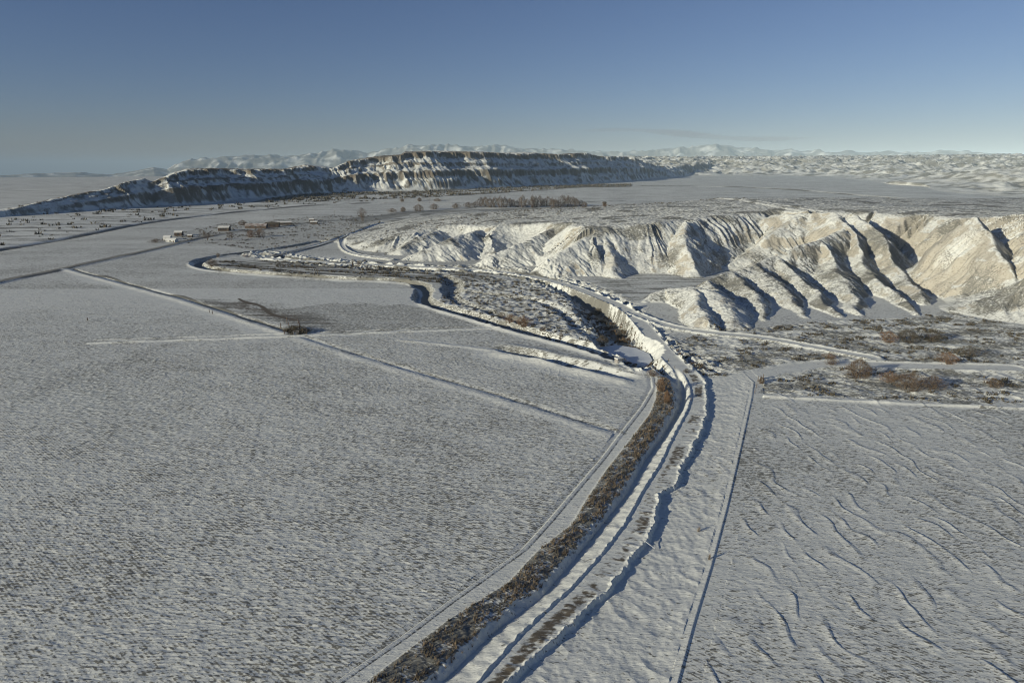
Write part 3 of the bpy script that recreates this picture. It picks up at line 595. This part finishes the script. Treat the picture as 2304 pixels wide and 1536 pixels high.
def tube(V, Fc, p, q, r0, r1, k=5):
    p, q = Vector(p), Vector(q); d = (q - p).normalized(); u = d.orthogonal().normalized(); v = d.cross(u); b = len(V)
    for c, r in ((p, r0), (q, r1)):
        for i in range(k):
            t = 2 * math.pi * i / k; V.append(tuple(c + (u * math.cos(t) + v * math.sin(t)) * r))
    for i in range(k): Fc.append((b + i, b + (i + 1) % k, b + k + (i + 1) % k, b + k + i))
    Fc.append(tuple(b + k + i for i in range(k)))
def limbs(h, w, seed, stems=1, r0=.3):
    rd = random.Random(seed); V, Fc = [], []
    def grow(p, d, l, r, lev):
        q = p + d * l; tube(V, Fc, p, q, r, r * .62, 5 if lev < 2 else 3)
        if lev >= 3: return
        for i in range(3 if lev < 2 else 3):
            a = rd.random() * 6.28; sp = .55 + .35 * rd.random(); nd = (d + Vector((math.cos(a) * sp * w / h, math.sin(a) * sp * w / h, .15))).normalized()
            grow(q - d * l * .25 * rd.random(), nd, l * (.62 + .2 * rd.random()), r * .55, lev + 1)
    for s in range(stems):
        a = rd.random() * 6.28; t = Vector((math.cos(a), math.sin(a), 0)) * (.0 if stems == 1 else .12 * w)
        dd = (Vector((math.cos(a) * .35 * (stems > 1), math.sin(a) * .35 * (stems > 1), 1))).normalized(); grow(t - Vector((0, 0, .3)), dd, h * .33, r0, 0)
    return V, Fc
def tree(pos, w, h, label, cat='tree', group=None, seed=1, stems=1, mat=None, n=500, wd=.08, hb=.25, name='bare_tree', r0=None, trunkname='trunk'):
    o = empty(name, pos, 0); tag(o, label, cat, group)
    V, Fc = limbs(h, w, seed, stems, r0 or h * .028)
    if stems > 1: box(V, Fc, -.16 * w, .16 * w, -.16 * w, .16 * w, -.45, -.05)
    mesh_obj(trunkname, V, Fc, M_BARK, o)
    V, Fc = twig_cloud(n, w, h, h * hb, wd, h * .16, seed); mesh_obj('crown', V, Fc, mat or M_TWIG, o); return o

# ------------------------------------------------------------------ trees and shrubs one can tell apart
TREES = [  # photo x, base y, width px, height px, kind, label
    (815,497,22,31,'t1','tall spreading bare cottonwood standing alone beside the farm lane'),
    (463,541,30,21,'t1','round bare tree nearest the bright snow bank, left of the farm sheds'),
    (519,541,20,21,'t1','narrow bare tree between the round tree and the reddish thicket'),
    (546,507,24,13,'s','low brown bush on the field edge behind the small dark house'),
    (565,534,22,19,'r','reddish bare thicket, left clump beside the rusty roofed barn'),
    (586,533,26,20,'r','reddish bare thicket, right clump below the rusty roofed barn'),
    (349,546,26,10,'s','dark low bush on the left side of the white snow capped sheds'),
    (478,598,26,18,'s','frosted shrub on the snowy point inside the creek hairpin'),
    (491,578,9,10,'s','small bush on the upper bank of the creek hairpin'),
    (555,578,26,8,'r','low reddish shrub on the creek bank right of the hairpin'),
    (794,604,5,16,'t','thin upright sapling standing in the dark scrub streaks'),
    (806,600,14,14,'s','pale bare shrub just right of the thin sapling in the scrub streaks'),
    (1129,716,16,16,'t1','small bare tree at the left end of the red thicket on the creek island'),
    (1150,724,34,20,'r','reddish thicket on the creek island, left clump'),
    (1178,732,34,24,'r','reddish thicket on the creek island, right clump with bare stems'),
    (1222,749,14,17,'t1','small bare tree on the snow bank below the red thicket'),
    (1262,762,13,15,'t1','small bare tree farthest right on the snow bank below the red thicket'),
    (1355,775,34,24,'d','dark rounded shrub at the left edge of the frozen pond'),
    (1400,757,26,18,'d','dark bush on the shaded creek bank above the frozen pond'),
    (1345,707,22,16,'d','dark bush in the shaded gorge above the creek island'),
    (1545,838,16,10,'d','clump of dry brush at the road junction'),
    (1467,845,26,16,'s','brown brush clump at the top end of the canal bank'),
    (1487,880,22,34,'r','tall tan brush on the bend of the canal bank'),
    (1500,905,20,30,'r','tan brush below the bend of the canal bank'),
    (1930,848,70,46,'s','large brown round thicket on the flats, left of the widest one'),
    (2000,858,44,26,'r','tan thicket joined to the left side of the widest thicket'),
    (2050,878,74,46,'s','widest brown thicket on the flats near the track'),
    (2098,874,44,34,'s','brown thicket joined to the right side of the widest thicket'),
    (2133,815,42,26,'r','reddish bush in front of the bright snow drift'),
    (1998,768,46,26,'r','reddish brown thicket at the left end of the dark upper scrub'),
    (2040,768,60,30,'d','dark thicket in the middle of the upper scrub'),
    (2095,764,66,26,'d','dark thicket at the right end of the upper scrub'),
    (2180,800,60,26,'d','dark wide thicket above the bright snow drift'),
    (1870,820,26,20,'s','small brown bush left of the large round thicket'),
    (1866,806,30,12,'r','low reddish shrub above the small brown bush'),
    (2235,870,40,22,'s','brown brush clump at the far right beside the track'),
    (1713,862,16,16,'s','scrubby bush behind the braced wooden fence posts'),
    (1572,1195,9,13,'g','tan weed tuft casting a long shadow, left of the low berm'),
    (1596,1258,8,14,'g','tan weed tuft casting a long shadow over the low berm'),
    (1660,1180,0,0,'x',''),
    (883,478,22,10,'s','low round bush nearest the lone tree on the far lane'),
    (907,476,15,11,'s','small round bush, second from the lone tree on the far lane'),
    (942,475,30,17,'s','largest round bush on the far lane, third from the lone tree'),
    (977,471,24,14,'s','round bush on the far lane just right of the largest one'),
    (1026,468,20,11,'s','pale low bush on the far lane left of the tree belt'),
    (1054,467,22,13,'s','low bush touching the left end of the tree belt'),
    (905,454,9,8,'s','tiny bush on the far field edge, leftmost of three'),
    (944,453,10,9,'s','tiny bush on the far field edge, middle of three'),
    (984,453,22,7,'s','wide low bush on the far field edge, right of the tiny two'),
    (1070,466,20,14,'b','pale shrubby tree forming the left end of the tree belt'),
]
rb = random.Random(5); xs_ = [1082]
while xs_[-1] < 1312: xs_.append(xs_[-1] + rb.uniform(7, 12))
hb_ = {1122: 29, 1135: 26, 1180: 30, 1195: 31, 1210: 27, 1265: 28, 1280: 27}
for i, x in enumerate(xs_):
    hh = 20 + rb.uniform(-3, 5)
    for k, v in hb_.items():
        if abs(k - x) < 6: hh = v
    if x > 1300: hh = 15
    TREES.append((x, 466 + rb.uniform(-2.5, 1.5), rb.uniform(15, 24), hh, 'e' if abs(x - 1122) < 5 else 'b',
                  'bare brown tree standing in the dense belt, number %d counted from its left end' % (i + 2)))
ORD = ['zero','first','second','third','fourth','fifth','sixth','seventh','eighth','ninth','tenth','eleventh','twelfth','thirteenth','fourteenth','fifteenth','sixteenth','seventeenth','eighteenth','nineteenth','twentieth','twenty-first','twenty-second','twenty-third','twenty-fourth','twenty-fifth','twenty-sixth','twenty-seventh','twenty-eighth','twenty-ninth','thirtieth','thirty-first','thirty-second','thirty-third','thirty-fourth','thirty-fifth']
TREES = [t for t in TREES if t[4] != 'x']
HP = hit([t[0] for t in TREES], [t[1] for t in TREES])
belt_n = sum(1 for t in TREES if t[4] in 'be'); bi = 0
for i, (px, py, w, h, kd, lab) in enumerate(TREES):
    x, y, z = HP[i]; dep = y * math.cos(PITCH) + (CAM_H - z) * math.sin(PITCH); W = w / FPX * dep; Hh = h / FPX * dep / math.cos(PITCH * .5)
    grp = None
    pxm = dep / FPX * 2.25
    if kd in 'be':
        bi += 1; grp = 'bare trees of the belt on the far field'
        lab = ('dark upright tree of the far belt, ' if kd == 'e' else 'bare brown tree of the far belt, ') + (ORD[bi] + ' from its left end' if bi <= belt_n // 2 else ORD[belt_n - bi + 1] + ' from its right end')
        tree((x, y, z), W, Hh, lab, 'tree', grp, 40 + i, 2, M_BARK, 480, pxm * .19, .02, 'bare_tree', trunkname='trunk')
    elif kd == 't1' or kd == 't':
        tree((x, y, z), W, Hh, lab, 'tree', None, 20 + i, 1 if kd == 't' else 3, M_BARK, 380, pxm * .14, .28, 'bare_tree', r0=Hh * .022)
    elif kd == 'g':
        V, Fc = twig_cloud(90, W, Hh, 0, .035, Hh * .6, i, 1.2); o = mesh_obj('weed_tuft', V, Fc, M_REED, loc=(x, y, z)); tag(o, lab, 'weed', 'weed tufts beside the berm')
    else:
        mt = {'s': M_TWIG, 'r': M_RED, 'd': M_SAGE}[kd]; n = int(260 + 900 * min(1, W * Hh / 60)); near_ = y < 330
        tree((x, y, z), W, Hh, lab, 'shrub', 'shrubs and thickets of the valley', 20 + i, 5, mt, n * (2 if near_ else 1), .07 if near_ else pxm * .12, -.02, 'shrub', r0=Hh * .02, trunkname='stems')

# ------------------------------------------------------------------ scrub too fine to count
def scatter(name, label, poly, n, hgt, wid, mat, seed, blades=7, keep=None, zmode=None):
    r = np.random.default_rng(seed); poly = np.array(poly); lo, hi = poly.min(0), poly.max(0)
    X = lo[0] + r.random(n) * (hi[0] - lo[0]); Y = lo[1] + r.random(n) * (hi[1] - lo[1]); k = inside(X, Y, poly)
    if keep is not None: k &= keep(X, Y)
    X, Y = X[k], Y[k]; Zg = height(X, Y); m = len(X); s = .5 + r.random(m)
    ang = r.random((m, blades)) * 2 * np.pi; rad = r.random((m, blades)) * .5; tilt = r.random((m, blades)) * .5
    bx = X[:, None] + np.cos(ang) * rad * wid * s[:, None]; by = Y[:, None] + np.sin(ang) * rad * wid * s[:, None]
    tx = bx + np.cos(ang) * tilt * hgt * s[:, None] + .12 * hgt; ty = by + np.sin(ang) * tilt * hgt * s[:, None]; tz = Zg[:, None] + hgt * s[:, None] * (.6 + .4 * r.random((m, blades)))
    a2 = r.random((m, blades)) * np.pi; ww = wid * .13 * s[:, None]
    V = np.empty((m, blades, 3, 3)); V[:, :, 0] = np.stack([bx - np.cos(a2) * ww, by - np.sin(a2) * ww, np.broadcast_to(Zg[:, None], bx.shape) - .05], -1)
    V[:, :, 1] = np.stack([bx + np.cos(a2) * ww, by + np.sin(a2) * ww, np.broadcast_to(Zg[:, None], bx.shape) - .05], -1); V[:, :, 2] = np.stack([tx, ty, tz], -1)
    o = mesh_obj(name, V.reshape(-1, 3), np.arange(m * blades * 3).reshape(-1, 3), mat); tag(o, label, name.replace('_', ' '), kind='stuff'); return o
ys = np.linspace(58, 184, 60)
bank = np.vstack([np.stack([np.interp(ys, KL[1][:, 1], KL[1][:, 0]) + .1, ys], 1), np.stack([np.interp(ys, KL[2][:, 1], KL[2][:, 0]) + .5, ys], 1)[::-1]])
kb_ = lambda X, Y: perlin((X * .8 - Y * .6) / .7, (X * .6 + Y * .8) / 3.4, 3) + .7 * perlin(X / 5, Y / 8, 4) + .4 * perlin(X / .6, Y / .6, 5) > -.1
scatter('dry_grass', 'strip of dry tan grass and brush along the canal bank', bank, 60000, .5, .20, M_REED, 11, 9, kb_)
scatter('dry_brush', 'darker brown brush among the grass of the canal bank', bank, 20000, .5, .24, M_SAGE, 12, 8, lambda X, Y: perlin(X / 1.6, Y / 2.6, 5) + .5 * perlin(X / .5, Y / .5, 7) > .05)
clump = lambda s, th: (lambda X, Y: perlin(X / s, Y / (s * .6), 6) + .6 * perlin(X / (s * .3), Y / (s * .25), 7) > th)
scatter('sagebrush', 'patchy dark sagebrush over the snowy flats below the bluffs', FLAT_POLY, 26000, .55, 1.0, M_SAGE, 13, 8, lambda X, Y: clump(9, .34)(X, Y) & (pdist(X, Y, SIDE)[0] > 3.5) & (pdist(X, Y, CROSS)[0] > 5) & (pdist(X, Y, ROAD)[0] > 5) & (height(X, Y) < 2.5))
scatter('scrub', 'low dark scrub covering the island between the creek channels', SCR_POLY, 12000, .6, 1.1, M_SAGE, 14, 8, clump(5, .38))
scatter('scrub', 'rows of dark scrub between the hairpin creek and the road', STR_POLY, 14000, .8, 1.6, M_SAGE, 15, 6, lambda X, Y: (perlin(X / 30, (Y + X * .35) / 4.5, 6) + .4 * perlin(X / 4, Y / 4, 7) > .15) & (pdist(X, Y, ROAD)[0] > 5))
scatter('willow_brush', 'broad belt of brown brush below the long mesa', BROWNBELT, 6500, 3.2, 6, M_SAGE, 16, 8, clump(70, -.15))
scatter('willow_brush', 'scattered brush on the terrace left of the long field', FARSCRUB, 5200, 2.6, 5, M_SAGE, 17, 7, clump(45, .12))
_b2 = np.array(BANK2); scatter('brush_row', 'thin dark row of brush along the far ditch', np.vstack([_b2 + [0, 14], (_b2 - [0, 14])[::-1]]), 3600, 2.2, 5, M_SAGE, 18, 6, clump(60, -.2))
TERTOP = L([(860,498),(1000,484),(1250,474),(1700,470),(2260,478),(2260,487),(1900,480),(1700,486),(1400,498),(1250,508),(1000,520),(850,530),(800,545),(770,535)], 14)
scatter('sagebrush', 'sparse low shrubs dotted over the snowy terrace above the bluffs', TERTOP, 9000, .9, 1.4, M_SAGE, 21, 6, clump(22, .05))
scatter('sagebrush', 'dark weeds around the farm buildings', FARMYARD, 4200, .9, 1.8, M_SAGE, 22, 6, clump(18, .1))
def alongline(poly, hw): p = np.array(poly); return np.vstack([p + [0, hw], (p - [0, hw])[::-1]])
scatter('lane_weeds', 'dark weeds in a row beside the lane to the tree belt', alongline(L([(600,513),(760,489),(850,485),(1000,470),(1100,467),(1330,464),(1400,464)]), 5), 2400, 1.2, 3, M_SAGE, 19, 6, clump(14, .1))

# ------------------------------------------------------------------ buildings, posts, poles
def building(px, py, wpx, label, cat, wall, roofm, depth, hw, hr, rz, name, endwall=None, windows=2, over=.35, chim=False):
    x, y, z = hit([px], [py])[0]; dep = y * .966 + 15; Lx = wpx / FPX * dep; o = empty(name, (x, y, z - .1), rz); tag(o, label, cat)
    V, Fc = [], []; box(V, Fc, -Lx / 2, Lx / 2, 0, depth, -.5, hw)
    for sx in (-1, 1):   # gables
        b = len(V); V += [(sx * Lx / 2, 0, hw), (sx * Lx / 2, depth, hw), (sx * Lx / 2, depth / 2, hw + hr)]; Fc.append((b, b + 1, b + 2) if sx > 0 else (b, b + 2, b + 1))
    mesh_obj('wall', V, Fc, wall, o)
    V, Fc = [], []; t = .22; X1 = Lx / 2 + over; ys_ = [-over, depth / 2, depth + over]; zs_ = [hw - over * hr / (depth / 2), hw + hr + .02, hw - over * hr / (depth / 2)]
    for dz in (0.02, t):
        for sx in (-X1, X1): V += [(sx, ys_[k], zs_[k] + dz) for k in range(3)]
    Fc += [(6, 9, 10, 7), (7, 10, 11, 8), (0, 1, 4, 3), (1, 2, 5, 4), (0, 3, 9, 6), (2, 8, 11, 5), (0, 6, 7, 1), (1, 7, 8, 2), (3, 4, 10, 9), (4, 5, 11, 10)]
    rf = mesh_obj('roof', V, Fc, roofm, o)
    if chim: V, Fc = [], []; box(V, Fc, -.4, .4, depth / 2 - .4, depth / 2 + .4, hw, hw + hr + .9); mesh_obj('chimney', V, Fc, M_CONC, rf)
    if endwall:  # sunlight on the left gable, painted as a paler panel
        V = [(-Lx / 2 - .03, .1, -.3), (-Lx / 2 - .03, depth - .1, -.3), (-Lx / 2 - .03, depth - .1, hw), (-Lx / 2 - .03, depth / 2, hw + hr - .15), (-Lx / 2 - .03, .1, hw)]; mesh_obj('sunlit_gable_panel', V, [(0, 4, 3, 2, 1)], endwall, o)
    for k in range(windows):
        cx = -Lx / 2 + Lx * (k + 1) / (windows + 1); V, Fc = [], []; box(V, Fc, cx - .6, cx + .6, -.05, .02, hw * .4, hw * .8); mesh_obj('window', V, Fc, M_GLASS, o)
    V, Fc = [], []; cx = Lx * .36; box(V, Fc, cx - .55, cx + .55, -.05, .02, -.1, hw * .72); mesh_obj('door', V, Fc, M_WOOD, o); return o
building(503, 520, 23, 'small dark house with sunlight painted on its gable end, alone near the field edge', 'house', M_DARKWALL, M_ROOFSNOW, 7, 3.4, 1.3, .12, 'house', M_LITGABLE, 3, chim=True)
building(401, 531, 16, 'small dark shed with its sun side end painted pale behind the white snow capped sheds', 'shed', M_DARKWALL, M_ROOFSNOW, 5, 3.2, 1.2, .15, 'shed', M_LITGABLE, 1)
building(375, 540, 14, 'low white shed with a snow covered roof, upper one of the white pair', 'shed', M_ROOFSNOW, M_ROOFSNOW, 5, 2.2, 1.4, .1, 'shed', None, 1)
building(383, 545, 22, 'long low white shed buried in snow, lower one of the white pair', 'shed', M_ROOFSNOW, M_ROOFSNOW, 5, 1.8, 1.3, -.1, 'shed', None, 1)
building(575, 514, 46, 'long low barn with a rusty reddish roof behind the red thicket', 'barn', M_WOOD, M_RUST, 9, 2.8, 1.8, .12, 'barn', None, 3)
building(612, 511, 30, 'dark long barn just right of the rusty roofed barn', 'barn', M_DARKWALL, M_SAGE, 8, 3.2, 1.4, .2, 'barn', None, 2)
building(640, 506, 30, 'dark low open shed at the right end of the farm buildings', 'shed', M_DARKWALL, M_ROOFSNOW, 6, 2.6, .9, .25, 'shed', None, 1)
building(706, 504, 15, 'small dark shed on the snowy mound right of the farm buildings', 'shed', M_DARKWALL, M_ROOFSNOW, 5, 2.2, .8, .1, 'shed', None, 1)
building(701, 498, 11, 'tiny dark shed just behind the shed on the snowy mound', 'shed', M_DARKWALL, M_ROOFSNOW, 4, 2.2, .8, .1, 'shed', None, 1)
building(1361, 464, 6, 'lone tiny dark shed on the field right of the tree belt', 'shed', M_DARKWALL, M_SAGE, 4, 3.0, .8, .1, 'shed', None, 0)
building(427, 534, 9, 'tiny pale topped shed between the white sheds and the round tree', 'shed', M_DARKWALL, M_ROOFSNOW, 3, 1.8, .6, .1, 'shed', None, 0)

def pole(px, py, hpx, label):
    x, y, z = hit([px], [py])[0]; Hh = hpx / FPX * (y * .966 + 15); o = empty('utility_pole', (x, y, z)); tag(o, label, 'utility pole', 'utility poles along the farm lane')
    V, Fc = [], []; tube(V, Fc, (0, 0, -.4), (0, 0, Hh), .16, .10, 6); mesh_obj('pole', V, Fc, M_WOOD, o)
    V, Fc = [], []; box(V, Fc, -1.2, 1.2, -.06, .06, Hh - .9, Hh - .75); mesh_obj('crossarm', V, Fc, M_WOOD, o)
pole(754, 491, 17, 'utility pole between the farm buildings and the lone cottonwood'); pole(617, 502, 17, 'utility pole above the dark long barn'); pole(967, 458, 12, 'utility pole on the far field above the round bushes')
def posts(pts, hgt, r, label, name='fence_post', group='fence posts', cat='fence post', th=6):
    H_ = hit([p[0] for p in pts], [p[1] for p in pts])
    for i, (x, y, z) in enumerate(H_):
        V, Fc = [], []; tube(V, Fc, (x, y, z - .3), (x + .04, y, z + hgt * (pts[i][2] if len(pts[i]) > 2 else 1)), r, r * .8, th); tag(mesh_obj(name, V, Fc, M_WOOD), label if isinstance(label, str) else label[i], cat, group)
posts([(1705,858),(1711,856),(1717,853)], 1.6, .11, ['left wooden post of the braced fence end by the junction', 'middle wooden post of the braced fence end by the junction', 'right wooden post of the braced fence end by the junction'])
posts([(1702,872),(1698,884)], 1.2, .09, ['short post just below the braced fence end', 'short post at the corner of the thin white berm'])
posts([(646,729,1.2),(632,739,1),(674,738,1.3),(650,733,.7),(671,727,.8),(640,751,.8),(690,751,.9),(660,748,.7)], 2.2, .19,
      ['tall post left of the dark pile at the field crossing','leftmost post of the field crossing','tall post in the middle of the field crossing','short post leaning behind the dark pile','rear post behind the dark pile','post at the tip of the snow wedge','right front post beside the white line','low post in front of the dark pile'], group='posts around the field crossing', cat='post', name='wooden_post')
posts([(471,703),(478,706)], 1.3, .16, ['left of two posts with long shadows on the bare soil patch', 'right of two posts with long shadows on the bare soil patch'], group='posts on the bare patch', cat='post', name='wooden_post')
posts([(197,721)], 1.2, .2, 'single dark post in the middle of the left field', 'wooden_post', 'posts on the bare patch', 'post')
posts([(1504,813)], .9, .10, 'short reflector post at the edge of the road above the junction', 'road_post', 'road edge posts', 'post')
posts([(1518,828)], .9, .08, 'second short post on the road edge nearer the junction', 'road_post', 'road edge posts', 'post')
posts([(1540,862),(1556,900)], .8, .06, ['thin post on the road shoulder at the junction','thin post on the road shoulder below the junction'], 'road_post', 'road edge posts', 'post')
# dark scrub pile and irrigation gate at the field crossing
CR = hit([658, 672, 684, 648, 664], [743, 746, 748, 747, 751])
GB = np.vstack([GORGE[30:-4, :2] + [-9, 0], (GORGE[30:-4, :2] + [10, 0])[::-1]])
scatter('creek_brush', 'scraggly brush on the broken banks of the creek gorge', GB, 7000, .9, .7, M_TWIG, 24, 9, lambda X, Y: clump(4, .25)(X, Y) & (pdist(X, Y, ROAD)[0] > 4) & (Y > 192) & ~inside(X, Y, POND))
_cl = ['dark brush heap at the field crossing, left one behind', 'dark brush heap in the middle of the field crossing', 'dark brush heap at the right of the field crossing', 'small dark brush heap at the tip of the diagonal ditch', 'front dark brush heap touching the thin white berm']
for i, (x, y, z) in enumerate(CR):
    V, Fc = twig_cloud(420, (6, 8, 6, 4, 5)[i], (1.9, 2.4, 1.7, 1.3, 1.2)[i], 0, .14, 1.1, 60 + i, .3); tag(mesh_obj('brush_heap', V, Fc, M_SAGE, loc=(x, y, z)), _cl[i], 'brush heap', 'brush heaps at the field crossing')
x, y, z = hit([666], [753])[0]; o = empty('irrigation_gate', (x, y, z), .3); tag(o, 'pale irrigation gate standing by the crossing of the white berms', 'irrigation gate')
V, Fc = [], []
for sx in (-.9, .9): box(V, Fc, sx - .15, sx + .15, -.2, .2, -.4, 1.5)
box(V, Fc, -.75, .75, -.1, .1, 1.2, 1.4); mesh_obj('frame', V, Fc, M_CONC, o); V, Fc = [], []; box(V, Fc, -.74, .74, -.04, .04, -.3, .9); mesh_obj('gate_plate', V, Fc, M_METAL, o)
# snow capped block at the pond outlet
x, y, z = hit([1392], [815])[0]; o = empty('headgate', (x, y, z - .4), .5); tag(o, 'dark blocky headgate capped with snow at the lower edge of the frozen pond', 'headgate')
V, Fc = [], []; box(V, Fc, -1.05, 1.05, -.8, .8, -.5, 1.7); mesh_obj('block', V, Fc, M_CONC, o); V, Fc = [], []; box(V, Fc, -1.12, 1.12, -.88, .88, 1.7, 1.95); mesh_obj('snow_cap', V, Fc, M_ROOFSNOW, o); V, Fc = [], []; box(V, Fc, -.7, .7, -.9, -.82, -.2, 1.3); mesh_obj('gate_plate', V, Fc, M_METAL, o)
h2 = hit([1446, 1474], [1217, 1237]); V, Fc = [], []; tube(V, Fc, tuple(h2[0] + [0, 0, .35]), tuple(h2[1] + [0, 0, .25]), .07, .07, 8); tag(mesh_obj('pipe', V, Fc, M_METAL), 'thin pale pipe sticking out of the road edge into the blue shadow', 'pipe')

# ------------------------------------------------------------------ clouds and air
def wisp(px0, px1, py, thick, Rr, label, dens):
    x0, x1 = [(p - 1152) / FPX * Rr for p in (px0, px1)]; zc = CAM_H + (375 - py) / FPX * Rr * 1.03; V = []; n, k = 60, 10; r_ = random.Random(int(px0))
    for i in range(n + 1):
        t = i / n; e = math.sin(math.pi * t) ** .7 * (.6 + .4 * math.sin(t * 9 + 1) ** 2) + .01
        for j in range(k):
            a = 2 * math.pi * j / k; V.append((x0 + (x1 - x0) * t, Rr + 3000 * e * math.cos(a), zc + thick * e * math.sin(a) - t * (x1 - x0) * .030 + thick * .7 * math.sin(t * 7)))
    Fc = [(i * k + j, i * k + (j + 1) % k, (i + 1) * k + (j + 1) % k, (i + 1) * k + j) for i in range(n) for j in range(k)] + [tuple(range(k))[::-1], tuple(n * k + j for j in range(k))]
    m = bpy.data.materials.new('thin_cloud'); m.use_nodes = True; nd = m.node_tree.nodes; nd.remove(nd['Principled BSDF']); v = nd.new('ShaderNodeVolumePrincipled'); v.inputs['Color'].default_value = (.42, .40, .44, 1); v.inputs['Density'].default_value = dens
    m.node_tree.links.new(v.outputs[0], nd['Material Output'].inputs['Volume']); o = mesh_obj('cloud', V, Fc, m, smooth=True); tag(o, label, kind='structure'); return o
HZ = 480.0
wisp(1290, 1840, 303, 340, 68000, 'long thin grey cloud streak low over the right-hand hills', .00012)
V, Fc = [], []; box(V, Fc, -62000, 62000, -62000, 62000, -900, HZ); hm = bpy.data.materials.new('pale_air'); hm.use_nodes = True; nd = hm.node_tree.nodes; nd.remove(nd['Principled BSDF'])
v = nd.new('ShaderNodeVolumePrincipled'); v.inputs['Color'].default_value = (.68, .88, 1.0, 1); v.inputs['Density'].default_value = 5.0e-5; v.inputs['Anisotropy'].default_value = -.35; hm.node_tree.links.new(v.outputs[0], nd['Material Output'].inputs['Volume'])
hz = mesh_obj('haze', V, Fc, hm); hz['kind'] = 'stuff'; hz['label'] = 'thin bluish winter haze over the whole valley'; hz['category'] = 'haze'
